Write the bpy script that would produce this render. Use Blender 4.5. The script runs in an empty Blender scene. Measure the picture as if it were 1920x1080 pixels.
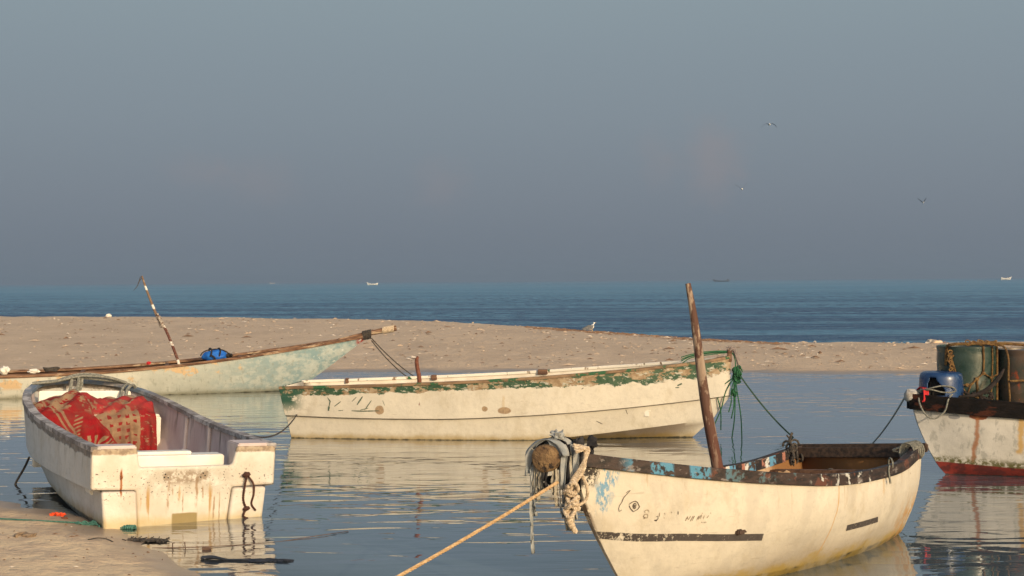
import bpy, bmesh, math, random
import numpy as np
from mathutils import Vector, Matrix, noise as mnoise
SC = bpy.context.scene
COL = SC.collection
rad = math.radians
random.seed(7)

# ------------------------------------------------------------------ camera
cam_d = bpy.data.cameras.new("camera"); cam = bpy.data.objects.new("camera", cam_d); COL.objects.link(cam)
cam_d.sensor_width = 36.0; cam_d.lens = 2600.0 / 1920.0 * 36.0
cam_d.clip_start = 0.1; cam_d.clip_end = 30000.0
cam.location = (0, 0, 2.45)
cam.rotation_mode = 'QUATERNION'
_f = Vector((0, math.cos(rad(-.2975)), math.sin(rad(-.2975)))); _r = Vector((1, 0, 0)); _u = _r.cross(_f)
_c, _s = math.cos(rad(.388)), math.sin(rad(.388))
_r2 = _r * _c - _u * _s; _u2 = _u * _c + _r * _s
cam.rotation_quaternion = Matrix((( _r2.x, _u2.x, -_f.x), (_r2.y, _u2.y, -_f.y), (_r2.z, _u2.z, -_f.z))).to_quaternion()
SC.camera = cam

# ------------------------------------------------------------------ light, sky, exposure
SUN_AZ, SUN_EL = 31.0, 17.0            # degrees to the right of straight behind the camera, height
to_sun = Vector((math.sin(rad(SUN_AZ)) * math.cos(rad(SUN_EL)), -math.cos(rad(SUN_AZ)) * math.cos(rad(SUN_EL)), math.sin(rad(SUN_EL))))
sd = bpy.data.lights.new("sun", 'SUN'); so = bpy.data.objects.new("sun", sd); COL.objects.link(so)
sd.energy = 2.2; sd.angle = rad(0.55); sd.color = (1.0, 0.79, 0.53)
so.rotation_mode = 'QUATERNION'; so.rotation_quaternion = to_sun.to_track_quat('Z', 'Y')
world = bpy.data.worlds.new("World"); SC.world = world; world.use_nodes = True
SC.view_settings.view_transform = 'Standard'; SC.view_settings.look = 'None'
SC.view_settings.gamma = 1.0; SC.view_settings.exposure = 0.35
SC.cycles.max_bounces = 8; SC.cycles.volume_bounces = 0; SC.cycles.transparent_max_bounces = 12
SC.cycles.caustics_reflective = False; SC.cycles.caustics_refractive = False
SC.cycles.use_denoising = True
SC.cycles.sample_clamp_indirect = 4.0

# ------------------------------------------------------------------ node helper
class G:
    def __init__(s, tree): s.t = tree; s.n = tree.nodes; s.l = tree.links
    def new(s, typ, **kw):
        nd = s.n.new(typ)
        for k, v in kw.items(): setattr(nd, k, v)
        return nd
    def put(s, sock, v):
        if isinstance(v, bpy.types.NodeSocket): s.l.new(v, sock)
        elif isinstance(v, (tuple, list)) and sock.type == 'RGBA': sock.default_value = (*v[:3], 1.0)
        elif isinstance(v, (tuple, list)): sock.default_value = v
        else: sock.default_value = v
    def m(s, op, a, b=0.0, c=None, clamp=False):
        nd = s.new('ShaderNodeMath', operation=op, use_clamp=clamp)
        s.put(nd.inputs[0], a); s.put(nd.inputs[1], b)
        if c is not None: s.put(nd.inputs[2], c)
        return nd.outputs[0]
    def add(s, a, b): return s.m('ADD', a, b)
    def sub(s, a, b): return s.m('SUBTRACT', a, b)
    def mul(s, a, b): return s.m('MULTIPLY', a, b)
    def co(s, kind='Object'):
        return s.new('ShaderNodeTexCoord').outputs[kind]
    def geo(s, which='Position'): return s.new('ShaderNodeNewGeometry').outputs[which]
    def sep(s, v):
        nd = s.new('ShaderNodeSeparateXYZ'); s.l.new(v, nd.inputs[0]); return nd.outputs
    def comb(s, x, y, z=0.0):
        nd = s.new('ShaderNodeCombineXYZ')
        for i, v in enumerate((x, y, z)): s.put(nd.inputs[i], v)
        return nd.outputs[0]
    def scale(s, v, sc, off=(0, 0, 0)):
        nd = s.new('ShaderNodeMapping'); s.l.new(v, nd.inputs[0]); nd.inputs['Scale'].default_value = sc; nd.inputs['Location'].default_value = off
        return nd.outputs[0]
    def noise(s, v, sc, det=4.0, rough=.55, st=(1, 1, 1), off=(0, 0, 0), dist=0.0):
        nd = s.new('ShaderNodeTexNoise'); s.l.new(s.scale(v, st, off), nd.inputs['Vector'])
        nd.inputs['Scale'].default_value = sc; nd.inputs['Detail'].default_value = det
        nd.inputs['Roughness'].default_value = rough; nd.inputs['Distortion'].default_value = dist
        return nd.outputs['Fac']
    def voro(s, v, sc, st=(1, 1, 1), feature='F1', out='Distance', rnd=1.0, off=(0, 0, 0)):
        nd = s.new('ShaderNodeTexVoronoi', feature=feature); s.l.new(s.scale(v, st, off), nd.inputs['Vector'])
        nd.inputs['Scale'].default_value = sc; nd.inputs['Randomness'].default_value = rnd
        return nd.outputs[out]
    def ss(s, v, lo, hi, a=0.0, b=1.0):       # smooth step a..b between lo..hi
        nd = s.new('ShaderNodeMapRange', interpolation_type='SMOOTHSTEP'); s.put(nd.inputs[0], v)
        s.put(nd.inputs[1], lo); s.put(nd.inputs[2], hi); nd.inputs[3].default_value = a; nd.inputs[4].default_value = b
        return nd.outputs[0]
    def band(s, v, lo, hi, w): return s.mul(s.ss(v, lo - w, lo + w), s.ss(v, hi - w, hi + w, 1, 0))
    def mix(s, f, a, b, mode='MIX'):
        nd = s.new('ShaderNodeMix', data_type='RGBA', blend_type=mode)
        s.put(nd.inputs[0], f); s.put(nd.inputs[6], a); s.put(nd.inputs[7], b)
        return nd.outputs[2]
    def attr(s, name): return s.new('ShaderNodeAttribute', attribute_name=name).outputs['Fac']
    def bump(s, h, dist=.01, strength=1.0, normal=None):
        nd = s.new('ShaderNodeBump'); s.l.new(h, nd.inputs['Height']); nd.inputs['Distance'].default_value = dist
        s.put(nd.inputs['Strength'], strength)
        if normal is not None: s.l.new(normal, nd.inputs['Normal'])
        return nd.outputs[0]
    def out(s, color, rough=.6, normal=None, metal=0.0, spec=.4):
        b = s.new('ShaderNodeBsdfPrincipled'); s.put(b.inputs['Base Color'], color); s.put(b.inputs['Roughness'], rough)
        s.put(b.inputs['Metallic'], metal); b.inputs['Specular IOR Level'].default_value = spec
        if normal is not None: s.l.new(normal, b.inputs['Normal'])
        o = s.new('ShaderNodeOutputMaterial'); s.l.new(b.outputs[0], o.inputs[0]); return b

def newmat(name):
    m = bpy.data.materials.new(name); m.use_nodes = True; m.node_tree.nodes.clear(); return m, G(m.node_tree)

def rough_mat(name, c1, c2, sc=8, rough=.75, st=(1, 1, 1), bumpd=.004, c3=None, f3=(.62, .7), spec=.3):
    m, g = newmat(name); v = g.co()
    n = g.noise(v, sc, 6, .6, st); c = g.mix(g.ss(n, .35, .65), c1, c2)
    if c3: c = g.mix(g.ss(g.noise(v, sc * .45, 5, .65, st, (3, 5, 1)), *f3), c, c3)
    g.out(c, rough, g.bump(g.noise(v, sc * 4, 4, .6, st), bumpd), spec=spec); return m

# ------------------------------------------------------------------ world
def build_world():
    nt = world.node_tree; nt.nodes.clear(); g = G(nt)
    sky = g.new('ShaderNodeTexSky', sky_type='NISHITA'); sky.sun_disc = False
    sky.sun_elevation = rad(SUN_EL); sky.sun_rotation = rad(180 - SUN_AZ)
    sky.altitude = 0; sky.air_density = 1.2; sky.dust_density = 3.5; sky.ozone_density = 1.5
    d = g.co('Generated'); x, y, z = g.sep(d)
    el = g.m('ARCTAN2', z, g.m('SQRT', g.add(g.mul(x, x), g.mul(y, y))))
    el = g.m('MULTIPLY', el, 180 / math.pi)
    # hazy band low over the sea: greyer and dimmer than the clear air above it
    front = g.ss(y, -.2, .7)
    ramp = g.new('ShaderNodeValToRGB'); cr = ramp.color_ramp
    stops = SKY_STOPS
    cr.elements[0].position = 0; cr.elements[0].color = (*stops[0][1], 1)
    cr.elements[1].position = 1; cr.elements[1].color = (*stops[-1][1], 1)
    for p, c in stops[1:-1]:
        e = cr.elements.new(p / 90.); e.color = (*c, 1)
    g.l.new(g.m('DIVIDE', el, 90., clamp=True), ramp.inputs[0])
    air = ramp.outputs[0]
    # faint far cumulus tops glowing through the haze
    az = g.mul(g.m('ARCTAN2', x, y), 180 / math.pi)
    tot = None
    wob = g.noise(d, 60, 4, .6)
    for (a0, e0, sa, se, amp) in [(8.3, 4.9, 1.5, 1.9, .8), (6.2, 4.6, .9, 1.1, .35), (-2.85, 4.0, 1.3, 1.3, .42), (-10.3, 4.1, 1.9, 1.1, .38), (-12.7, 4.5, 1.7, .9, .33), (5.7, 5.5, .8, .9, .25)]:
        da = g.m('DIVIDE', g.sub(az, a0), sa); de = g.m('DIVIDE', g.sub(el, e0), se)
        r = g.m('SQRT', g.add(g.mul(da, da), g.mul(de, de)))
        r = g.add(r, g.mul(g.sub(wob, .5), 1.3))
        k = g.mul(g.ss(r, .0, 1.3, 1, 0), amp)
        tot = k if tot is None else g.add(tot, k)
    air = g.mix(g.mul(tot, .42), air, (.25, .208, .208))
    mixf = g.mul(front, g.ss(el, 25, 60, 1, 0))
    bg1 = g.new('ShaderNodeBackground'); g.l.new(sky.outputs[0], bg1.inputs[0]); bg1.inputs[1].default_value = SKY_K
    bg2 = g.new('ShaderNodeBackground'); g.l.new(air, bg2.inputs[0]); bg2.inputs[1].default_value = 1.0
    mx = g.new('ShaderNodeMixShader'); g.l.new(mixf, mx.inputs[0]); g.l.new(bg1.outputs[0], mx.inputs[1]); g.l.new(bg2.outputs[0], mx.inputs[2])
    o = g.new('ShaderNodeOutputWorld'); g.l.new(mx.outputs[0], o.inputs[0])
SKY_K = .15
SKY_STOPS = [(p, tuple(k / 1.20 for k in c)) for p, c in [(0, (.158, .188, .226)), (1.5, (.168, .198, .236)), (3.5, (.190, .223, .261)), (6.5, (.214, .258, .296)), (9, (.228, .280, .318)), (12, (.248, .310, .345)), (25, (.30, .38, .42)), (90, (.25, .35, .46))]]
build_world()

# ------------------------------------------------------------------ object helpers
def tag(o, label=None, cat=None, group=None, kind=None):
    if label: o['label'] = label
    if cat: o['category'] = cat
    if group: o['group'] = group
    if kind: o['kind'] = kind
    return o
def empty(name, loc=(0, 0, 0), rot=(0, 0, 0), parent=None):
    o = bpy.data.objects.new(name, None); COL.objects.link(o); o.location = loc; o.rotation_euler = rot
    o.empty_display_size = .2
    if parent: o.parent = parent
    return o
def meshobj(name, verts, faces, mat=None, parent=None, smooth=True, uv=None, attrs=None):
    me = bpy.data.meshes.new(name); me.from_pydata([tuple(v) for v in verts], [], faces); me.update()
    if smooth:
        me.polygons.foreach_set('use_smooth', [True] * len(me.polygons))
    if uv is not None:
        ul = me.uv_layers.new(name='UVMap'); idx = np.zeros(len(me.loops), dtype=np.int32); me.loops.foreach_get('vertex_index', idx)
        ul.data.foreach_set('uv', np.asarray(uv, dtype=np.float32)[idx].ravel())
    if attrs:
        for k, vals in attrs.items():
            a = me.attributes.new(k, 'FLOAT', 'POINT'); a.data.foreach_set('value', np.asarray(vals, dtype=np.float32))
    o = bpy.data.objects.new(name, me); COL.objects.link(o)
    if mat:
        for mm in (mat if isinstance(mat, (list, tuple)) else [mat]): me.materials.append(mm)
    if parent: o.parent = parent
    return o
def sharp(o, deg=35):
    me = o.data; bm = bmesh.new(); bm.from_mesh(me)
    bmesh.ops.recalc_face_normals(bm, faces=bm.faces)
    lim = rad(deg)
    for e in bm.edges:
        if len(e.link_faces) == 2 and e.calc_face_angle(0) > lim: e.smooth = False
    bm.to_mesh(me); bm.free(); return o
class MB:
    def __init__(s): s.v = []; s.f = []; s.mi = []
    def addgeo(s, v, f, mi=0):
        b = len(s.v); s.v += [tuple(p) for p in v]; s.f += [tuple(i + b for i in q) for q in f]; s.mi += [mi] * len(f)
    def box(s, c, d, rot=None, bev=0.0, mi=0, jit=0.0):
        bm = bmesh.new(); bmesh.ops.create_cube(bm, size=1.0)
        for v in bm.verts: v.co = Vector((v.co.x * d[0], v.co.y * d[1], v.co.z * d[2]))
        if bev: bmesh.ops.bevel(bm, geom=bm.edges[:], offset=bev, segments=2, affect='EDGES')
        M = (rot.to_4x4() if rot is not None else Matrix()); bm.verts.index_update()
        vs = [M @ v.co + Vector(c) for v in bm.verts]
        s.addgeo(vs, [[v.index for v in f.verts] for f in bm.faces], mi); bm.free()
    def tube(s, pts, r, n=8, mi=0, cap=True, res=0, strands=0, pitch=.05, squash=1.0):
        pts = [Vector(p) for p in pts]
        if res: pts = spline(pts, res)
        rs = r if isinstance(r, (list, tuple)) else [r] * len(pts)
        if len(rs) != len(pts): rs = list(np.interp(np.linspace(0, 1, len(pts)), np.linspace(0, 1, len(rs)), rs))
        if strands:
            fr = frames(pts); L = [0.0]
            for a, b in zip(pts[:-1], pts[1:]): L.append(L[-1] + (b - a).length)
            step = max(pitch / 7, .004); n2 = min(max(int(L[-1] / step), 4), 900)
            for k in range(strands):
                q = []; qr = []
                for i in range(n2 + 1):
                    t = L[-1] * i / n2; j = min(max(np.searchsorted(L, t) - 1, 0), len(pts) - 2); w = (t - L[j]) / max(L[j + 1] - L[j], 1e-9)
                    p = pts[j].lerp(pts[j + 1], w); a1 = fr[j][1].lerp(fr[j + 1][1], w); a2 = fr[j][2].lerp(fr[j + 1][2], w)
                    R = rs[j] + (rs[j + 1] - rs[j]) * w; ph = 2 * math.pi * (t / pitch + k / strands)
                    q.append(p + (a1 * math.cos(ph) + a2 * math.sin(ph)) * R * .5); qr.append(R * .56)
                s.tube(q, qr, 5, mi, cap)
            return
        fr = frames(pts); v = []; f = []
        for i, p in enumerate(pts):
            for k in range(n):
                a = 2 * math.pi * k / n
                v.append(p + (fr[i][1] * math.cos(a) + fr[i][2] * math.sin(a) * squash) * rs[i])
        for i in range(len(pts) - 1):
            for k in range(n):
                k2 = (k + 1) % n
                f.append((i * n + k, i * n + k2, (i + 1) * n + k2, (i + 1) * n + k))
        if cap: f.append(tuple(range(n))[::-1]); f.append(tuple((len(pts) - 1) * n + k for k in range(n)))
        s.addgeo(v, f, mi)
    def blob(s, c, r, seed=0, amp=.25, fr=2.0, sub=3, mi=0, rot=None):
        bm = bmesh.new(); bmesh.ops.create_icosphere(bm, subdivisions=sub, radius=1.0); bm.verts.index_update(); vs = []
        for v in bm.verts:
            d = 1 + amp * mnoise.noise(v.co * fr + Vector((seed * 3.1, seed * 1.7, seed))) * 2
            p = Vector((v.co.x * r[0], v.co.y * r[1], v.co.z * r[2])) * d
            if rot is not None: p = rot @ p
            vs.append(p + Vector(c))
        s.addgeo(vs, [[v.index for v in f.verts] for f in bm.faces], mi); bm.free()
    def build(s, name, mat, parent=None, smooth=True, sh=35, attrs=None):
        o = meshobj(name, s.v, s.f, mat, parent, smooth, attrs=attrs)
        if any(s.mi): o.data.polygons.foreach_set('material_index', s.mi)
        sharp(o, sh) if smooth else None
        return o
def spline(pts, res):
    P = [Vector(p) for p in pts]; out = []
    for i in range(len(P) - 1):
        p0 = P[i - 1] if i else P[0] * 2 - P[1]; p3 = P[i + 2] if i + 2 < len(P) else P[-1] * 2 - P[-2]
        for k in range(res):
            t = k / res; a, b = P[i], P[i + 1]
            out.append(.5 * ((2 * a) + (b - p0) * t + (2 * p0 - 5 * a + 4 * b - p3) * t * t + (3 * a - p0 - 3 * b + p3) * t ** 3))
    out.append(P[-1]); return out
def frames(pts):
    n = len(pts); T = []
    for i in range(n):
        d = pts[min(i + 1, n - 1)] - pts[max(i - 1, 0)]
        T.append(d.normalized() if d.length > 1e-9 else Vector((0, 0, 1)))
    a = Vector((0, 0, 1)) if abs(T[0].z) < .9 else Vector((1, 0, 0))
    u = (a - T[0] * a.dot(T[0])).normalized(); fr = []
    for i in range(n):
        u = (u - T[i] * u.dot(T[i])); u = u.normalized() if u.length > 1e-6 else T[i].orthogonal().normalized()
        fr.append((T[i], u, T[i].cross(u)))
    return fr
def sag(a, b, s, n=10):
    a, b = Vector(a), Vector(b)
    return [a.lerp(b, i / n) - Vector((0, 0, s * 4 * (i / n) * (1 - i / n))) for i in range(n + 1)]
def cubic(xs, ys, x):                       # smooth interpolation through knots (finite-difference hermite)
    xs = np.asarray(xs, float); ys = np.asarray(ys, float); x = np.asarray(x, float)
    d = np.diff(ys) / np.diff(xs); mm = np.empty_like(ys); mm[0] = d[0]; mm[-1] = d[-1]
    for i in range(1, len(ys) - 1):
        mm[i] = 0 if d[i - 1] * d[i] < 0 else (d[i - 1] * (xs[i + 1] - xs[i]) + d[i] * (xs[i] - xs[i - 1])) / (xs[i + 1] - xs[i - 1])
    j = np.clip(np.searchsorted(xs, x) - 1, 0, len(xs) - 2); h = xs[j + 1] - xs[j]; t = (x - xs[j]) / h
    return (2*t**3-3*t**2+1)*ys[j] + (t**3-2*t**2+t)*h*mm[j] + (-2*t**3+3*t**2)*ys[j+1] + (t**3-t**2)*h*mm[j+1]
# ------------------------------------------------------------------ boat hull builder (boat frame: x forward, y port, z up, waterline z = 0)
class Hull:
    def __init__(s, stations, smooth=False, nseg=5):
        # station: list of (x, half beam, z) from the rim down to the keel
        s.S = np.array(stations, float); s.K = s.S.shape[1]; s.k = s.S[:, 0, 0]; s.smooth = smooth; s.nseg = nseg
        s.s0, s.s1 = s.k[0], s.k[-1]
    def rows(s, u): return np.array([[cubic(s.k, s.S[:, k, c], [u])[0] for c in range(3)] for k in range(s.K)])
    def table(s, us):
        us = np.asarray(us); return np.stack([np.stack([cubic(s.k, s.S[:, k, c], us) for c in range(3)], -1) for k in range(s.K)], 1)
    def ts(s):
        out = []
        for k in range(s.K - 1): out += [k + i / s.nseg for i in range(s.nseg)]
        return np.array(out + [s.K - 1.0])
    def row_at(s, R, t):
        if s.smooth: return np.array([cubic(range(s.K), R[:, c], [t])[0] for c in range(3)])
        j = min(int(t), s.K - 2); w = t - j; return R[j] * (1 - w) + R[j + 1] * w
    def us(s, n=70):
        a = np.linspace(0, 1, n); a = 1 - (1 - a) ** 1.25; return s.s0 + (s.s1 - s.s0) * a
    def grid(s, n=70):
        us = s.us(n); T = s.table(us); ts = s.ts(); Gd = np.zeros((len(us), len(ts), 3))
        for i in range(len(us)):
            for j, t in enumerate(ts): Gd[i, j] = s.row_at(T[i], t)
        Gd[:, :, 1] = np.maximum(Gd[:, :, 1], .006); return us, ts, Gd
    def P(s, side, u, t):
        q = s.row_at(s.rows(u), t); return Vector((q[0], side * max(q[1], .006), q[2]))
    def tz(s, u, z):
        R = s.rows(u); a, b = 0.0, s.K - 1.0
        for _ in range(22):
            c = (a + b) / 2
            if s.row_at(R, c)[2] > z: a = c
            else: b = c
        return a
    def Pz(s, side, u, z): return s.P(side, u, s.tz(u, z))
    def PN(s, side, u, z):
        t = s.tz(u, z); p = s.P(side, u, t); e = .02
        a = s.P(side, min(u + e, s.s1), t) - s.P(side, max(u - e, s.s0), t); b = s.P(side, u, max(t - .02, 0)) - s.P(side, u, min(t + .02, s.K - 1))
        n = a.cross(b).normalized()
        if n.y * side < 0: n = -n
        return p, n
    def hull(s, name, mat, parent, transom=True, n=70):
        us, ts, Gd = s.grid(n); nu, nt = Gd.shape[:2]; v = []; f = []; rd = []
        for side in (1, -1):
            b = len(v)
            for i in range(nu):
                for j in range(nt):
                    v.append((Gd[i, j, 0], side * Gd[i, j, 1], Gd[i, j, 2])); rd.append(Gd[i, 0, 2] - Gd[i, j, 2])
            for i in range(nu - 1):
                for j in range(nt - 1):
                    q = (b + i * nt + j, b + (i + 1) * nt + j, b + (i + 1) * nt + j + 1, b + i * nt + j + 1)
                    f.append(q if side < 0 else q[::-1])
        h = nu * nt
        for j in range(nt - 1):
            if transom: f.append((j, j + 1, h + j + 1, h + j))
            f.append(((nu - 1) * nt + j, h + (nu - 1) * nt + j, h + (nu - 1) * nt + j + 1, (nu - 1) * nt + j + 1))
        o = meshobj(name, v, f, mat, parent, attrs={'rimd': rd}); return sharp(o, 28)
    def lining(s, name, mat, parent, th=.03, zf=.12, zfloor_fn=None, n=50, s_end=None, floor_mat=None, transom=True, top=0.0):
        us = s.us(n) if s_end is None else np.linspace(s.s0, s_end, n)
        m = 8; v = []; f = []; rd = []; rows = []
        for i, u in enumerate(us):
            R = s.rows(u); zr = R[0, 2] - top; z1 = min(zf, zr - .1) if zfloor_fn is None else zfloor_fn(u); line = []
            for j in range(m + 1):
                z = zr + (z1 - zr) * j / m; t = s.tz(u, z - 1e-4); q = s.row_at(R, t)
                x = max(q[0], s.S[0, 0, 0] + th) if i == 0 else q[0]
                line.append((x if i else q[0] + th, max(q[1] - th, .004), z)); rd.append(zr - z)
            rows.append(line)
        nt = m + 1
        for side in (1, -1):
            b = len(v)
            for line in rows: v += [(x, side * y, z) for x, y, z in line]
            for i in range(len(us) - 1):
                for j in range(m):
                    q = (b + i * nt + j, b + (i + 1) * nt + j, b + (i + 1) * nt + j + 1, b + i * nt + j + 1); f.append(q if side > 0 else q[::-1])
        rd = rd + rd; h = len(us) * nt
        if transom:
            for j in range(m): f.append((j, h + j, h + j + 1, j + 1))
        meshobj(name, v, f, mat, parent, attrs={'rimd': rd})
        fv = []; ff = []
        for line in rows:
            x, y, z = line[-1]; fv += [(x, y, z), (x, -y, z)]
        for i in range(len(us) - 1): ff.append((2 * i, 2 * i + 1, 2 * i + 3, 2 * i + 2))
        meshobj('floor', fv, ff, floor_mat or mat, parent, smooth=False)
    def gunwale(s, name, mat, parent, w=.09, h=.06, out=.012, up=.012, n=80, s_end=None, wob=.0, close=False, a0=None):
        us = s.us(n); v = []; f = []; k = 0
        if s_end is not None: us = us[us <= s_end]
        if a0 is not None: us = us[us >= a0]
        for side in (1, -1):
            pts = [s.P(side, u, 0) for u in us]; b = len(v)
            for i, p in enumerate(pts):
                d = pts[min(i + 1, len(pts) - 1)] - pts[max(i - 1, 0)]; d.z = 0; d.normalize()
                nrm = Vector((-d.y, d.x, 0)) * side     # outward
                if nrm.y * side < 0: nrm = -nrm
                if i == len(pts) - 1 and s_end is None: nrm = (nrm + Vector((1.2, 0, 0))).normalized()
                wv = wob * mnoise.noise(Vector((us[i] * 3, side * 5, 1)))
                wu = wob * mnoise.noise(Vector((us[i] * 2.2, side * 9, 7)))
                o = out + wv
                for (a, c) in ((o, up + wu), (-w, up + wu), (-w, up - h), (o, up - h)):
                    q = p + nrm * a
                    if q.y * side < 0.002: q.y = 0.002 * side
                    v.append((q.x, q.y, p.z + c))
            for i in range(len(pts) - 1):
                for j in range(4):
                    j2 = (j + 1) % 4; q = (b + i * 4 + j, b + (i + 1) * 4 + j, b + (i + 1) * 4 + j2, b + i * 4 + j2); f.append(q if side > 0 else q[::-1])
            f.append((b, b + 1, b + 2, b + 3)); e = b + (len(pts) - 1) * 4; f.append((e, e + 1, e + 2, e + 3))
        o = meshobj(name, v, f, mat, parent); sharp(o, 30)
        m = o.modifiers.new('bevel', 'BEVEL'); m.width = .006; m.segments = 2; m.limit_method = 'ANGLE'; m.angle_limit = rad(40)
        return o
def strokes(hull, side, lines, w, off=.003):       # thin painted strokes lying on the hull skin; lines of (u, z)
    v = []; f = []
    for ln in lines:
        ww = w
        if isinstance(ln, tuple): ln, ww = ln
        pts = []
        for a, b in zip(ln[:-1], ln[1:]):
            m = max(1, int(math.hypot(b[0] - a[0], b[1] - a[1]) / .012))
            pts += [(a[0] + (b[0] - a[0]) * i / m, a[1] + (b[1] - a[1]) * i / m) for i in range(m)]
        pts.append(ln[-1]); PN = [hull.PN(side, *q) for q in pts]; b0 = len(v)
        for i, (p, n) in enumerate(PN):
            d = (PN[min(i + 1, len(PN) - 1)][0] - PN[max(i - 1, 0)][0]).normalized(); c = d.cross(n).normalized()
            taper = ww * (.55 + .45 * math.sin(math.pi * (i + .5) / len(PN))) * (1 + .5 * mnoise.noise(p * 60))
            v += [p + n * off + c * taper / 2, p + n * off - c * taper / 2]
        f += [(b0 + 2 * i, b0 + 2 * i + 1, b0 + 2 * i + 3, b0 + 2 * i + 2) for i in range(len(PN) - 1)]
    return v, f
def patch(hull, side, top, bot, n=40, off=.004):   # a painted stripe on the skin between two edges of (u, z) points
    v = []; f = []; ta = np.linspace(0, 1, len(top)); tb = np.linspace(0, 1, len(bot))
    for i in range(n + 1):
        t = i / n; a = [np.interp(t, ta, [q[k] for q in top]) for k in (0, 1)]; b = [np.interp(t, tb, [q[k] for q in bot]) for k in (0, 1)]
        for j in range(5):
            w = j / 4; p, nn = hull.PN(side, a[0] + (b[0] - a[0]) * w, a[1] + (b[1] - a[1]) * w); v.append(p + nn * off)
    for i in range(n):
        for j in range(4): f.append((i * 5 + j, (i + 1) * 5 + j, (i + 1) * 5 + j + 1, i * 5 + j + 1))
    return v, f
def pose(o, x, y, heading, heel=0.0, trim=0.0):
    # heading = world angle of the bow direction from +X; heel > 0 lifts the starboard side; trim > 0 lifts the bow
    o.rotation_mode = 'QUATERNION'
    R = Matrix.Rotation(rad(heading), 3, 'Z') @ Matrix.Rotation(rad(-trim), 3, 'Y') @ Matrix.Rotation(rad(-heel), 3, 'X')
    o.rotation_quaternion = R.to_quaternion(); o.location = (x, y, 0)
    o['_m'] = 0; del o['_m']
    return Matrix.Translation((x, y, 0)) @ R.to_4x4()

# ------------------------------------------------------------------ materials of the boats
def mat_hull_step(name, rimcols, band_w, stain=(.30, .2, .05), white=(.74, .69, .60), grime=.5, extra=None, rimseed=0, greenamt=None, dirty=(.34, .31, .28), grow=0.0):
    m, g = newmat(name); v = g.co(); x, y, z = g.sep(v); rd0 = g.attr('rimd'); rd = g.m('DIVIDE', rd0, g.add(1.0, g.mul(g.ss(x, 3.0, 6.5), grow))) if grow else rd0
    big = g.noise(v, 1.3, 5, .6); fine = g.noise(v, 14, 6, .65)
    c = g.mix(g.ss(big, .35, .7), white, tuple(k * .88 for k in white))
    c = g.mix(g.mul(g.ss(fine, .5, .75), .45), c, tuple(k * .66 for k in white))
    scum = g.ss(g.noise(v, 2.6, 7, .7, (1, 1, .7), (2, 8, 1)), .50, .64); c = g.mix(g.mul(scum, .5), c, (white[0] * .74, white[1] * .70, white[2] * .62))
    scr = g.ss(g.noise(v, 5, 6, .75, (.5, .5, 5), (1, 1, 6)), .63, .66); c = g.mix(g.mul(scr, .35), c, (.30, .24, .17))
    nz = g.sep(g.geo('Normal'))[2]; c = g.mix(g.mul(g.ss(nz, -.3, -.7), .8), c, (.20, .14, .09))  # shade under the step, with some dirt, painted brown on downward faces
    drip = g.noise(v, 9, 5, .6, (1, 1, .12)); c = g.mix(g.mul(g.ss(drip, .5, .75), grime), c, dirty)
    chips = g.voro(v, 22, (1, 1, 1.3)); c = g.mix(g.mul(g.ss(chips, .04, .09, 1, 0), g.ss(g.noise(v, 3, 3), .5, .6)), c, (.25, .2, .15))
    # stains along the waterline
    wl = g.add(z, g.mul(g.sub(g.noise(v, 5, 5, .6), .5), .16))
    c = g.mix(g.mul(g.ss(wl, 0.0, .13, 1, 0), .75), c, stain)
    wl2 = g.add(z, g.mul(g.sub(g.noise(v, 11, 5, .7), .5), .05))
    c = g.mix(g.ss(wl2, 0.0, .025, 1, 0), c, (.045, .04, .022))
    # the worn band below the rim
    r2 = g.add(rd, g.mul(g.sub(g.noise(v, 4.5, 7, .72, (1, 1, 1.6), (rimseed, 0, 0)), .5), band_w * 1.5))
    bm = g.ss(r2, band_w - .008, band_w + .008, 1, 0)
    bc = g.mix(g.ss(g.noise(v, 10, 5, .6), .4, .6), rimcols[0], rimcols[1])
    if greenamt:
        gm = g.ss(g.noise(v, 3.2, 8, .68, (1, 1, 2.2), (4 + rimseed, 1, 0)), greenamt[0], greenamt[0] + .035)
        bc = g.mix(gm, bc, g.mix(g.ss(fine, .35, .7), greenamt[1], greenamt[2]))
        gm2 = g.ss(g.noise(v, 9, 8, .7, (1, 1, 2.), (9, 1, 0)), .57, .6); bc = g.mix(gm2, bc, (.42, .40, .33))
    c = g.mix(bm, c, bc)
    if extra: c = extra(g, v, x, y, z, rd, c)
    h = g.add(g.mul(fine, .4), g.mul(bm, -.5))
    g.out(c, g.ss(fine, .3, .7, .42, .62), g.bump(g.add(h, g.mul(g.noise(v, 2.4, 5, .55), 3.5)), .008, .8), spec=.35); return m
def spot(g, x, z, cx, cz, r, v, amt=.6, sx=1.0):
    dx = g.mul(g.sub(x, cx), 1 / sx); dz = g.sub(z, cz); d = g.m('SQRT', g.add(g.mul(dx, dx), g.mul(dz, dz)))
    d = g.add(d, g.mul(g.sub(g.noise(v, 14, 4, .6), .5), r * amt)); return g.ss(d, r * .88, r * 1.08, 1, 0)
def streak(g, x, z, cx, z0, z1, w, v, slant=0.0):
    xx = g.add(g.sub(x, cx), g.mul(g.sub(z, z0), slant)); xx = g.add(xx, g.mul(g.sub(g.noise(v, 7, 4, .6), .5), w * 2.5))
    k = g.ss(g.m('ABSOLUTE', xx), w * .2, w, 1, 0); return g.mul(k, g.band(z, z1, z0, .03))

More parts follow.
